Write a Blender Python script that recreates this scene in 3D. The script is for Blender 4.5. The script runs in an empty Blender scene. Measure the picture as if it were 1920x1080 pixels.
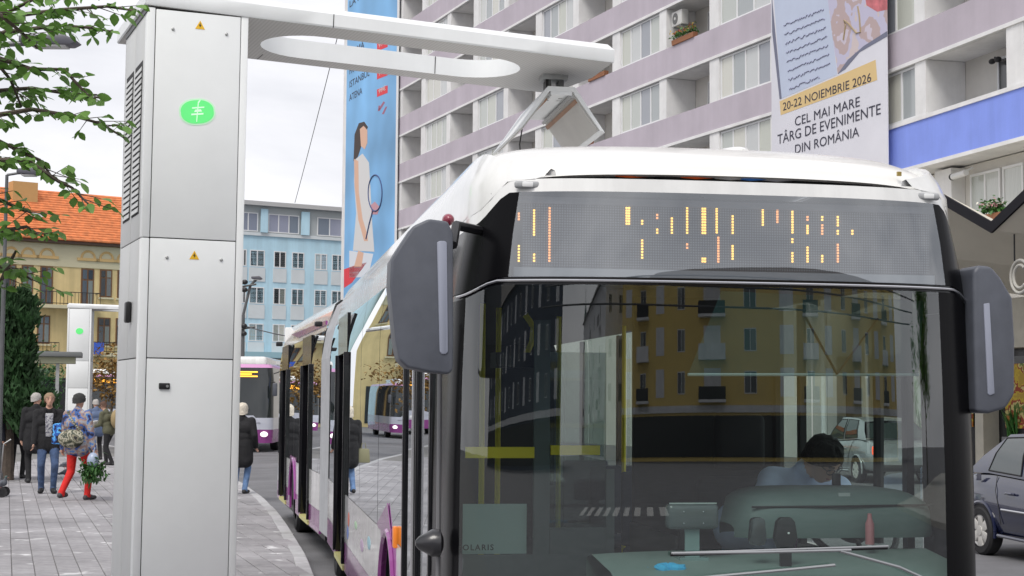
import bpy, bmesh, math, random
import numpy as np
from mathutils import Matrix, Vector, Euler, noise
R = math.radians
rnd = random.Random(7)
scn = bpy.context.scene

# ------------------------------------------------------------------ camera
CAMH, FPX, HOR = 1.85, 3000.0, 210.0
cam_rot = Matrix.Rotation(R(90) + math.atan(HOR / FPX), 3, 'X') @ Matrix.Rotation(R(0.4), 3, 'Z')
cd = bpy.data.cameras.new('camera'); cam = bpy.data.objects.new('camera', cd)
scn.collection.objects.link(cam); scn.camera = cam
cd.sensor_width = 36; cd.lens = 36 * FPX / 1920; cd.clip_end = 3000; cd.clip_start = 0.1
cam.matrix_world = Matrix.Translation((0, 0, CAMH)) @ cam_rot.to_4x4()

# ------------------------------------------------------------------ sky, sun, exposure
SUN_EL, SUN_AZ = 52, 205          # azimuth clockwise from +Y : behind the camera, a little left
w = bpy.data.worlds.new('World'); scn.world = w; w.use_nodes = True
nt = w.node_tree; nt.nodes.clear()
def wn(t, **k):
    n = nt.nodes.new(t)
    for a, b in k.items(): setattr(n, a, b)
    return n
sky = wn('ShaderNodeTexSky', sky_type='NISHITA', sun_disc=False)
sky.sun_elevation = R(SUN_EL); sky.sun_rotation = R(SUN_AZ); sky.air_density = 1.0; sky.dust_density = 3.0
tc = wn('ShaderNodeTexCoord'); mp = wn('ShaderNodeMapping'); mp.inputs['Scale'].default_value = (1, 1, 2.6)
ns = wn('ShaderNodeTexNoise'); ns.inputs['Scale'].default_value = 2.6; ns.inputs['Detail'].default_value = 7; ns.inputs['Roughness'].default_value = .55; ns.inputs['Distortion'].default_value = .4
cr = wn('ShaderNodeValToRGB')
cr.color_ramp.elements[0].position = .32; cr.color_ramp.elements[0].color = (5.0, 5.05, 5.4, 1)
cr.color_ramp.elements[1].position = .62; cr.color_ramp.elements[1].color = (8.0, 7.9, 8.1, 1)
mx = wn('ShaderNodeMix', data_type='RGBA'); mx.inputs['Factor'].default_value = .9
bg = wn('ShaderNodeBackground'); bg.inputs['Strength'].default_value = .1
ow = wn('ShaderNodeOutputWorld')
L = nt.links.new
L(tc.outputs['Generated'], mp.inputs['Vector']); L(mp.outputs['Vector'], ns.inputs['Vector']); L(ns.outputs['Fac'], cr.inputs['Fac'])
L(sky.outputs['Color'], mx.inputs['A']); L(cr.outputs['Color'], mx.inputs['B']); L(mx.outputs['Result'], bg.inputs['Color']); L(bg.outputs['Background'], ow.inputs['Surface'])
sd = bpy.data.lights.new('sun', 'SUN'); sd.energy = 1.5; sd.angle = R(25); sd.color = (1, .96, .9)
so = bpy.data.objects.new('sun', sd); scn.collection.objects.link(so)
sv = Vector((math.sin(R(SUN_AZ)) * math.cos(R(SUN_EL)), math.cos(R(SUN_AZ)) * math.cos(R(SUN_EL)), math.sin(R(SUN_EL))))
so.rotation_euler = sv.to_track_quat('Z', 'Y').to_euler()
scn.view_settings.view_transform = 'Standard'; scn.view_settings.look = 'None'
scn.view_settings.exposure = 0.55; scn.view_settings.gamma = 1.0; scn.view_settings.use_curve_mapping = False

# ------------------------------------------------------------------ pixel helpers (photograph is 1920 x 1080)
CAM = Vector((0, 0, CAMH))
def ray(px, py): return cam_rot @ Vector(((px - 960) / FPX, -(py - 540) / FPX, -1))
def at(px, py, Y):
    d = ray(px, py); return CAM + d * (Y / d.y)
def gnd(px, py, z=0.0):
    d = ray(px, py); return CAM + d * ((z - CAMH) / d.z)
def hit(px, py, p0, n):
    d = ray(px, py); return CAM + d * ((Vector(p0) - CAM).dot(n) / d.dot(n))
def proj(p):
    q = cam_rot.transposed() @ (Vector(p) - CAM)
    return (960 + FPX * q.x / -q.z, 540 - FPX * q.y / -q.z, -q.z)

# ------------------------------------------------------------------ materials
MATS = {}
def mat(name, col, rough=.6, metal=0.0, var=0.0, vscale=3.0, bump=0.0, bscale=40.0, emit=None, estr=0.0, spec=.5, coat=0.0, coord='Object', rand=0.0, detail=5, streak=0.0, sscale=2.5):
    if name in MATS: return MATS[name]
    m = bpy.data.materials.new(name); m.use_nodes = True; MATS[name] = m
    t = m.node_tree; b = t.nodes['Principled BSDF']; l = t.links.new
    b.inputs['Base Color'].default_value = (*col, 1); b.inputs['Roughness'].default_value = rough; b.inputs['Metallic'].default_value = metal
    b.inputs['Specular IOR Level'].default_value = spec; b.inputs['Coat Weight'].default_value = coat; b.inputs['Coat Roughness'].default_value = .04
    if emit: b.inputs['Emission Color'].default_value = (*emit, 1); b.inputs['Emission Strength'].default_value = estr
    if var or bump or rand or streak:
        co = t.nodes.new('ShaderNodeTexCoord')
    cur = None
    if var:
        n = t.nodes.new('ShaderNodeTexNoise'); n.inputs['Scale'].default_value = vscale; n.inputs['Detail'].default_value = detail; n.inputs['Roughness'].default_value = .6
        l(co.outputs[coord], n.inputs['Vector'])
        mr = t.nodes.new('ShaderNodeMapRange'); mr.inputs['From Min'].default_value = .3; mr.inputs['From Max'].default_value = .7
        mr.inputs['To Min'].default_value = 1 - var; mr.inputs['To Max'].default_value = 1 + var * .6
        l(n.outputs['Fac'], mr.inputs['Value'])
        h = t.nodes.new('ShaderNodeHueSaturation'); h.inputs['Color'].default_value = (*col, 1); l(mr.outputs['Result'], h.inputs['Value'])
        cur = h.outputs['Color']
        r2 = t.nodes.new('ShaderNodeMapRange'); r2.inputs['To Min'].default_value = max(.02, rough - .1 * (rough > .2)); r2.inputs['To Max'].default_value = min(1, rough + .12 * (rough > .2))
        l(n.outputs['Fac'], r2.inputs['Value']); l(r2.outputs['Result'], b.inputs['Roughness'])
    if rand:
        oi = t.nodes.new('ShaderNodeObjectInfo'); mr = t.nodes.new('ShaderNodeMapRange')
        mr.inputs['To Min'].default_value = 1 - rand; mr.inputs['To Max'].default_value = 1 + rand
        l(oi.outputs['Random'], mr.inputs['Value']); h = t.nodes.new('ShaderNodeHueSaturation'); h.inputs['Color'].default_value = (*col, 1)
        if cur: l(cur, h.inputs['Color'])
        l(mr.outputs['Result'], h.inputs['Value']); cur = h.outputs['Color']
    if streak:                                             # rain streaks and grime running down
        mp_ = t.nodes.new('ShaderNodeMapping'); mp_.inputs['Scale'].default_value = (sscale, sscale, sscale * .07); l(co.outputs[coord], mp_.inputs['Vector'])
        n = t.nodes.new('ShaderNodeTexNoise'); n.inputs['Scale'].default_value = 1; n.inputs['Detail'].default_value = 9; n.inputs['Roughness'].default_value = .65; l(mp_.outputs['Vector'], n.inputs['Vector'])
        mr = t.nodes.new('ShaderNodeMapRange'); mr.inputs['From Min'].default_value = .38; mr.inputs['From Max'].default_value = .62; mr.inputs['To Min'].default_value = 1 - streak; mr.inputs['To Max'].default_value = 1.02; l(n.outputs['Fac'], mr.inputs['Value'])
        h = t.nodes.new('ShaderNodeHueSaturation'); h.inputs['Color'].default_value = (*col, 1)
        if cur: l(cur, h.inputs['Color'])
        l(mr.outputs['Result'], h.inputs['Value']); cur = h.outputs['Color']
    if cur: l(cur, b.inputs['Base Color'])
    if bump:
        n = t.nodes.new('ShaderNodeTexNoise'); n.inputs['Scale'].default_value = bscale; n.inputs['Detail'].default_value = 4
        l(co.outputs[coord], n.inputs['Vector']); bp = t.nodes.new('ShaderNodeBump'); bp.inputs['Strength'].default_value = bump; bp.inputs['Distance'].default_value = .02
        l(n.outputs['Fac'], bp.inputs['Height']); l(bp.outputs['Normal'], b.inputs['Normal'])
    return m
def glass(name, tint, base=.06, gain=1.0, rough=.0, dirt=0.0):
    """thin pane: tinted see-through plus a mirror share that rises towards grazing view"""
    if name in MATS: return MATS[name]
    m = bpy.data.materials.new(name); m.use_nodes = True; MATS[name] = m
    t = m.node_tree; t.nodes.clear(); l = t.links.new
    tr = t.nodes.new('ShaderNodeBsdfTransparent'); tr.inputs['Color'].default_value = (*tint, 1)
    gl = t.nodes.new('ShaderNodeBsdfGlossy'); gl.inputs['Roughness'].default_value = rough; gl.inputs['Color'].default_value = (.95, .98, 1, 1)
    fr = t.nodes.new('ShaderNodeFresnel'); fr.inputs['IOR'].default_value = 1.5
    ge = t.nodes.new('ShaderNodeNewGeometry'); 
    ma = t.nodes.new('ShaderNodeMath'); ma.operation = 'MULTIPLY_ADD'; ma.inputs[1].default_value = gain; ma.inputs[2].default_value = base; ma.use_clamp = True
    # same reflectance from either side
    lw = t.nodes.new('ShaderNodeLayerWeight'); lw.inputs['Blend'].default_value = .5
    pw = t.nodes.new('ShaderNodeMath'); pw.operation = 'POWER'; pw.inputs[1].default_value = 3.2
    l(lw.outputs['Facing'], pw.inputs[0]); l(pw.outputs[0], ma.inputs[0])
    mix = t.nodes.new('ShaderNodeMixShader'); o = t.nodes.new('ShaderNodeOutputMaterial')
    l(ma.outputs[0], mix.inputs['Fac']); l(tr.outputs[0], mix.inputs[1]); l(gl.outputs[0], mix.inputs[2])
    out = mix.outputs[0]
    if dirt:
        df = t.nodes.new('ShaderNodeBsdfDiffuse'); df.inputs['Color'].default_value = (.55, .56, .55, 1)
        co = t.nodes.new('ShaderNodeTexCoord'); n = t.nodes.new('ShaderNodeTexNoise'); n.inputs['Scale'].default_value = 5; n.inputs['Detail'].default_value = 8
        l(co.outputs['Object'], n.inputs['Vector']); mr = t.nodes.new('ShaderNodeMapRange'); mr.inputs['From Min'].default_value = .4; mr.inputs['From Max'].default_value = .8
        mr.inputs['To Max'].default_value = dirt; l(n.outputs['Fac'], mr.inputs['Value'])
        m2 = t.nodes.new('ShaderNodeMixShader'); l(mr.outputs['Result'], m2.inputs['Fac']); l(out, m2.inputs[1]); l(df.outputs[0], m2.inputs[2]); out = m2.outputs[0]
    l(out, o.inputs['Surface'])
    return m

# ------------------------------------------------------------------ mesh builder
class MB:
    def __init__(s): s.v = []; s.f = []; s.mi = []
    def _a(s, vs, fs, k=0):
        o = len(s.v); s.v += [tuple(v) for v in vs]; s.f += [tuple(i + o for i in f) for f in fs]; s.mi += [k] * len(fs); return s
    def box(s, x0, x1, y0, y1, z0, z1, k=0, M=None):
        vs = [Vector((x, y, z)) for z in (z0, z1) for y in (y0, y1) for x in (x0, x1)]
        if M is not None: vs = [M @ v for v in vs]
        return s._a(vs, [(0, 2, 3, 1), (4, 5, 7, 6), (0, 1, 5, 4), (2, 6, 7, 3), (0, 4, 6, 2), (1, 3, 7, 5)], k)
    def cbox(s, c, sz, k=0, M=None):
        return s.box(c[0] - sz[0] / 2, c[0] + sz[0] / 2, c[1] - sz[1] / 2, c[1] + sz[1] / 2, c[2] - sz[2] / 2, c[2] + sz[2] / 2, k, M)
    def prism(s, poly, a, b, axis='y', k=0):
        """2-D polygon extruded along axis from a to b. axis y: poly=(x,z); x: (y,z); z: (x,y)"""
        n = len(poly)
        def P(p, t): return {'y': (p[0], t, p[1]), 'x': (t, p[0], p[1]), 'z': (p[0], p[1], t)}[axis]
        vs = [P(p, a) for p in poly] + [P(p, b) for p in poly]
        fs = [tuple(range(n)), tuple(range(2 * n - 1, n - 1, -1))] + [(i, i + n, (i + 1) % n + n, (i + 1) % n) for i in range(n)]
        return s._a(vs, fs, k)
    def tube(s, pts, r, n=8, k=0, cap=True):
        pts = [Vector(p) for p in pts]; rs = r if isinstance(r, (list, tuple)) else [r] * len(pts)
        vs = []; fs = []; up = Vector((0, 0, 1)); prev = None
        for i, p in enumerate(pts):
            d = (pts[min(i + 1, len(pts) - 1)] - pts[max(i - 1, 0)]).normalized()
            if prev is None:
                a = d.cross(up if abs(d.z) < .9 else Vector((1, 0, 0))).normalized()
            else: a = (prev - d * prev.dot(d)).normalized()
            prev = a; b = d.cross(a)
            vs += [p + (a * math.cos(2 * math.pi * j / n) + b * math.sin(2 * math.pi * j / n)) * rs[i] for j in range(n)]
        for i in range(len(pts) - 1):
            fs += [(i * n + j, i * n + (j + 1) % n, (i + 1) * n + (j + 1) % n, (i + 1) * n + j) for j in range(n)]
        if cap: fs += [tuple(range(n - 1, -1, -1)), tuple((len(pts) - 1) * n + j for j in range(n))]
        return s._a(vs, fs, k)
    def lathe(s, prof, n=20, k=0, M=None, cap=True):
        """(r,z) profile about z"""
        vs = []; fs = []
        for r, z in prof:
            for j in range(n):
                v = Vector((r * math.cos(2 * math.pi * j / n), r * math.sin(2 * math.pi * j / n), z)); vs.append(M @ v if M is not None else v)
        for i in range(len(prof) - 1):
            fs += [(i * n + j, i * n + (j + 1) % n, (i + 1) * n + (j + 1) % n, (i + 1) * n + j) for j in range(n)]
        if cap: fs += [tuple(range(n - 1, -1, -1)), tuple((len(prof) - 1) * n + j for j in range(n))]
        return s._a(vs, fs, k)
    def ell(s, c, r, n=16, m=10, k=0, M=None):
        vs = []; fs = []
        for i in range(m + 1):
            t = math.pi * i / m
            for j in range(n):
                a = 2 * math.pi * j / n; v = Vector((r[0] * math.sin(t) * math.cos(a), r[1] * math.sin(t) * math.sin(a), r[2] * math.cos(t)))
                if M is not None: v = M @ v
                vs.append(v + Vector(c))
        for i in range(m):
            fs += [(i * n + j, (i + 1) * n + j, (i + 1) * n + (j + 1) % n, i * n + (j + 1) % n) for j in range(n)]
        return s._a(vs, fs, k)
    def grid(s, P, k=0, flip=False):
        h = len(P); wd = len(P[0]); vs = [p for r in P for p in r]
        fs = [(i * wd + j, i * wd + j + 1, (i + 1) * wd + j + 1, (i + 1) * wd + j) for i in range(h - 1) for j in range(wd - 1)]
        if flip: fs = [f[::-1] for f in fs]
        return s._a(vs, fs, k)
    def poly(s, pts, k=0): return s._a(pts, [tuple(range(len(pts)))], k)
    def mesh(s, name, mats, smooth=False, bevel=0, fixn=True, seg=2, angle=35):
        me = bpy.data.meshes.new(name); me.from_pydata(s.v, [], s.f)
        for m in (mats if isinstance(mats, (list, tuple)) else [mats]): me.materials.append(m)
        if any(s.mi): me.polygons.foreach_set('material_index', s.mi)
        bm = bmesh.new(); bm.from_mesh(me)
        bmesh.ops.remove_doubles(bm, verts=bm.verts, dist=1e-5)
        if fixn: bmesh.ops.recalc_face_normals(bm, faces=bm.faces)
        if bevel:
            es = [e for e in bm.edges if len(e.link_faces) == 2 and e.calc_face_angle(0) > R(30)]
            bmesh.ops.bevel(bm, geom=es, offset=bevel, segments=seg, affect='EDGES', profile=.5, clamp_overlap=True)
        bm.to_mesh(me); bm.free()
        if smooth or bevel:
            me.polygons.foreach_set('use_smooth', [True] * len(me.polygons))
            me.set_sharp_from_angle(angle=R(angle))
        me.update(); return me
    def build(s, name, mats, parent=None, **k):
        return link(name, s.mesh(name, mats, **k), parent)
def link(name, data, parent=None, loc=None, rz=None, M=None):
    o = bpy.data.objects.new(name, data); scn.collection.objects.link(o)
    if parent is not None: o.parent = parent
    if loc is not None: o.location = loc
    if rz is not None: o.rotation_euler = (0, 0, rz)
    if M is not None: o.matrix_local = M
    return o
def tag(o, label, cat, group=None):
    o['label'] = label; o['category'] = cat
    if group: o['group'] = group
    return o
def thing(name, label, cat, loc=(0, 0, 0), rz=0, group=None):
    return tag(link(name, None, None, loc, rz), label, cat, group)
def struct(o): o['kind'] = 'structure'; return o
def stuff(o): o['kind'] = 'stuff'; return o
def bx(name, m, parent, *a, bevel=0, **k): return MB().box(*a).build(name, m, parent, bevel=bevel, **k)
def copy_tree(o, parent=None):
    c = o.copy(); scn.collection.objects.link(c); c.parent = parent
    for ch in list(o.children): copy_tree(ch, c)
    return c
def textmesh(body, size, m, align='LEFT', extrude=.0, bold=0.0, shear=0.0, space=1.0):
    cu = bpy.data.curves.new('lettering', 'FONT'); cu.body = body; cu.size = size; cu.align_x = align; cu.extrude = extrude; cu.offset = bold; cu.shear = shear; cu.space_character = space
    cu.resolution_u = 3; cu.materials.append(m)
    o = bpy.data.objects.new('tmp', cu); scn.collection.objects.link(o)
    dg = bpy.context.evaluated_depsgraph_get(); dg.update()
    me = bpy.data.meshes.new_from_object(o.evaluated_get(dg)); bpy.data.objects.remove(o)
    me.name = 'lettering'; return me
def text(name, body, size, m, parent, M, **k): return link(name, textmesh(body, size, m, **k), parent, M=M)
FACE_Y = Matrix.Rotation(R(90), 4, 'X')      # lettering lying in XY stood up so that it faces -Y
def frame4(o, x, y, z): return Matrix(((x[0], y[0], z[0], o[0]), (x[1], y[1], z[1], o[1]), (x[2], y[2], z[2], o[2]), (0, 0, 0, 1)))

white = mat('white_paint', (.72, .73, .75), .38, var=.04, vscale=1.5)
# ------------------------------------------------------------------ ground, road, pavement, kerb
asphalt = mat('asphalt', (.16, .16, .17), .75, var=.35, vscale=.8, bump=.5, bscale=60)
paving = mat('paver_concrete', (.36, .35, .365), .8, var=.22, vscale=7, bump=.25, bscale=50, rand=.09)
_t = paving.node_tree; _b = _t.nodes['Principled BSDF']            # pale worn spots (bird droppings, worn cement)
_n = _t.nodes.new('ShaderNodeTexNoise'); _n.inputs['Scale'].default_value = 3.4; _n.inputs['Detail'].default_value = 2
_g = _t.nodes.new('ShaderNodeNewGeometry'); _t.links.new(_g.outputs['Position'], _n.inputs['Vector'])
_r = _t.nodes.new('ShaderNodeValToRGB'); _r.color_ramp.elements[0].position = .66; _r.color_ramp.elements[1].position = .74
_t.links.new(_n.outputs['Fac'], _r.inputs['Fac'])
_m = _t.nodes.new('ShaderNodeMix'); _m.data_type = 'RGBA'; _m.inputs['B'].default_value = (.72, .72, .73, 1)
_src = _b.inputs['Base Color'].links[0].from_socket; _t.links.new(_src, _m.inputs['A']); _t.links.new(_r.outputs['Color'], _m.inputs['Factor']); 
_n2 = _t.nodes.new('ShaderNodeTexNoise'); _n2.inputs['Scale'].default_value = .55; _n2.inputs['Detail'].default_value = 8; _n2.inputs['Roughness'].default_value = .7; _t.links.new(_g.outputs['Position'], _n2.inputs['Vector'])
_r2 = _t.nodes.new('ShaderNodeMapRange'); _r2.inputs['From Min'].default_value = .35; _r2.inputs['From Max'].default_value = .62; _r2.inputs['To Min'].default_value = .66; _r2.inputs['To Max'].default_value = 1.03; _t.links.new(_n2.outputs['Fac'], _r2.inputs['Value'])
_h2 = _t.nodes.new('ShaderNodeHueSaturation'); _t.links.new(_m.outputs['Result'], _h2.inputs['Color']); _t.links.new(_r2.outputs['Result'], _h2.inputs['Value']); _t.links.new(_h2.outputs['Color'], _b.inputs['Base Color'])
joint = mat('paver_joint', (.2, .195, .19), .95, var=.3, vscale=6)
kerbm = mat('kerb_concrete', (.42, .42, .43), .85, var=.2, vscale=5, bump=.3, bscale=30, rand=.06)

road = struct(MB().box(-300, 300, -160, 900, -.3, 0).build('road', asphalt))
KO = [(-60, -9), (-30, -5), (-12, -1.5), (-5.5, .8), (-2.6, 2.6), (-1.1, 4.9), (-.55, 7.0), (-.98, 10.8), (-1.42, 13.2), (-1.85, 15.4), (-2.2, 17.5), (-2.59, 19.6), (-3.01, 21.8), (-3.5, 24.3), (-4.35, 28.2), (-5.5, 32.9), (-7.6, 40), (-10.2, 47.5), (-13.2, 55), (-18.5, 66), (-26, 78), (-40, 90)]
KY = np.array([p[1] for p in KO]); KX = np.array([p[0] for p in KO])
def kx(y): return float(np.interp(y, KY, KX))
def kerb_off(d):
    out = []
    for i, (x, y) in enumerate(KO):
        a = Vector(KO[max(i - 1, 0)]); b = Vector(KO[min(i + 1, len(KO) - 1)]); t = (b - a).normalized(); n = Vector((-t.y, t.x)); out.append((x + n.x * d, y + n.y * d))
    return out
PZ = .14
inner = kerb_off(.15)
pv = struct(MB().prism([(p[0], p[1]) for p in inner] + [(-120, 90), (-120, -9)], -.2, PZ - .012, 'z').build('pavement', joint))
kb = struct(MB().prism([(p[0], p[1]) for p in kerb_off(.006)] + [(p[0], p[1]) for p in kerb_off(.144)[::-1]], -.2, PZ - .03, 'z').build('kerb', joint))
zebra = mat('road_paint', (.62, .62, .6), .7, var=.25, vscale=6)
for i in range(9):
    zs = Matrix.Rotation(R(18), 3, 'Z'); zp = [zs @ Vector((a, b, 0)) + Vector((3.5 + i * .95, -24 + i * .3, 0)) for a, b in ((0, 0), (.5, 0), (.5, 4), (0, 4))]
    MB().prism([(p.x, p.y) for p in zp], -.01, .004, 'z').build('crossing_stripe', zebra, road)
# kerb stones, each a piece
ys = []; y = 5.0
while y < 60: ys.append(y); y += .98
for i in range(len(ys) - 1):
    y0, y1 = ys[i] + .008, ys[i + 1] - .008
    a = Vector((kx(y0), y0)); b = Vector((kx(y1), y1)); t = (b - a).normalized(); n = Vector((-t.y, t.x)); h = PZ + rnd.uniform(-.003, .005)
    q = [a, b, b + n * .15, a + n * .15]
    MB().prism([(p.x, p.y) for p in q], -.05, h, 'z').build('kerb_stone', kerbm, kb, bevel=.01, seg=1)
# paving slabs
TY = R(17.5); te = Vector((math.cos(TY), math.sin(TY))); tn = Vector((-te.y, te.x))
TW, TL = .215, .80
sl = MB().box(-TW / 2 + .004, TW / 2 - .004, -TL / 2 + .005, TL / 2 - .005, -.03, 0).mesh('paving_slab', paving, bevel=.004, seg=1)
tiles = []
def clip_kerb(q):
    cy_ = sum(p.y for p in q) / 4; t = Vector((kx(cy_ + .4) - kx(cy_ - .4), .8)).normalized(); n = Vector((-t.y, t.x)); o_ = Vector((kx(cy_), cy_)) + n * .156
    d = [(p - o_).dot(n) for p in q]
    if max(d) < .03: return None
    if min(d) >= 0: return q
    out = []
    for i in range(4):
        a, b, da, db = q[i], q[(i + 1) % 4], d[i], d[(i + 1) % 4]
        if da >= 0: out.append(a)
        if da * db < 0: out.append(a + (b - a) * (da / (da - db)))
    return out if len(out) > 2 else None
for i in range(-75, 40):
    off = rnd.uniform(-.03, .03)
    for j in range(6, 85):
        c = te * (i * TW) + tn * (j * TL + off)
        if not (7 < c.y < 46 and -13 < c.x < 1): continue
        poly = clip_kerb([c + te * sx * (TW / 2 - .004) + tn * sy * (TL / 2 - .005) for sx, sy in ((-1, -1), (1, -1), (1, 1), (-1, 1))])
        if poly is None: continue
        p = proj((c.x, c.y, PZ))
        vis = -10 < p[0] < 620 and p[1] < 1095 and not (232 < p[0] < 430)
        tiles.append((p[2] + (0 if vis and len(poly) == 4 and (poly[0] - poly[2]).length > .8 else 1000 if not vis else 0), c, poly))
tiles.sort(key=lambda t: t[0])
rest = MB()
for k, (d, c, poly) in enumerate(tiles):
    z = PZ + rnd.uniform(-.003, .003)
    cutp = len(poly) != 4 or (poly[0] - poly[2]).length < .8
    if k < 295 and cutp:
        MB().prism([(p.x, p.y) for p in poly], PZ - .03, z, 'z').build('paving_slab', paving, pv)
    elif k < 295:
        o = link('paving_slab', sl, pv, (c.x, c.y, z), TY)
        o.rotation_euler = (rnd.uniform(-.006, .006), rnd.uniform(-.004, .004), TY)
    else:
        rest.prism([(p.x, p.y) for p in poly], PZ - .03, z, 'z')
stuff(rest.build('paving_slabs', paving, pv))
# far side pavement along the apartment block
FS = [(3.9, 90), (13.2, 40), (20.5, 12), (25, -12), (60, -12), (60, 90)]
struct(MB().prism(FS, -.2, .12, 'z').build('far_pavement', mat('far_paving', (.42, .41, .38), .85, var=.15, vscale=1.2, bump=.2)))
# ------------------------------------------------------------------ bus charging station: cabinet pillar, cantilever ring, contact hood
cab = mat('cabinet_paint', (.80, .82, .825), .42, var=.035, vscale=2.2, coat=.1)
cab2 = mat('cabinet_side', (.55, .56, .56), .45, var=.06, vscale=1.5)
armw = mat('arm_paint', (.78, .80, .81), .4, var=.05, vscale=1.6, streak=.02, sscale=3)
dark = mat('black_plastic', (.012, .012, .014), .4)
gap = mat('seam_black', (.03, .03, .032), .8)
galv = mat('galvanised', (.42, .43, .43), .45, metal=.6, var=.15, vscale=9)
yel = mat('warning_yellow', (.85, .5, .02), .5)
led_green = mat('logo_green', (.10, .62, .16), .5, emit=(.10, .62, .18), estr=.4)
rim_green = mat('logo_rim', (.55, .8, .58), .5, emit=(.4, .8, .5), estr=.12)
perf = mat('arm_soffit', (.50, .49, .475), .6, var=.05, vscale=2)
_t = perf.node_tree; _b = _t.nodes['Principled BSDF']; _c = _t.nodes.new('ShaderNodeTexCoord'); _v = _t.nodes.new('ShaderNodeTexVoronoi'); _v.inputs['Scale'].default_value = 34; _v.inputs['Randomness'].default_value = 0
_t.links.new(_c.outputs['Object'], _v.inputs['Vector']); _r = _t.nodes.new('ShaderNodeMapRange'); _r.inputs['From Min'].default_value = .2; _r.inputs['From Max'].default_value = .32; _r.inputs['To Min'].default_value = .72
_t.links.new(_v.outputs['Distance'], _r.inputs['Value']); _h = _t.nodes.new('ShaderNodeHueSaturation'); _h.inputs['Color'].default_value = (.56, .55, .535, 1); _t.links.new(_r.outputs['Result'], _h.inputs['Value']); _t.links.new(_h.outputs['Color'], _b.inputs['Base Color'])

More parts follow.
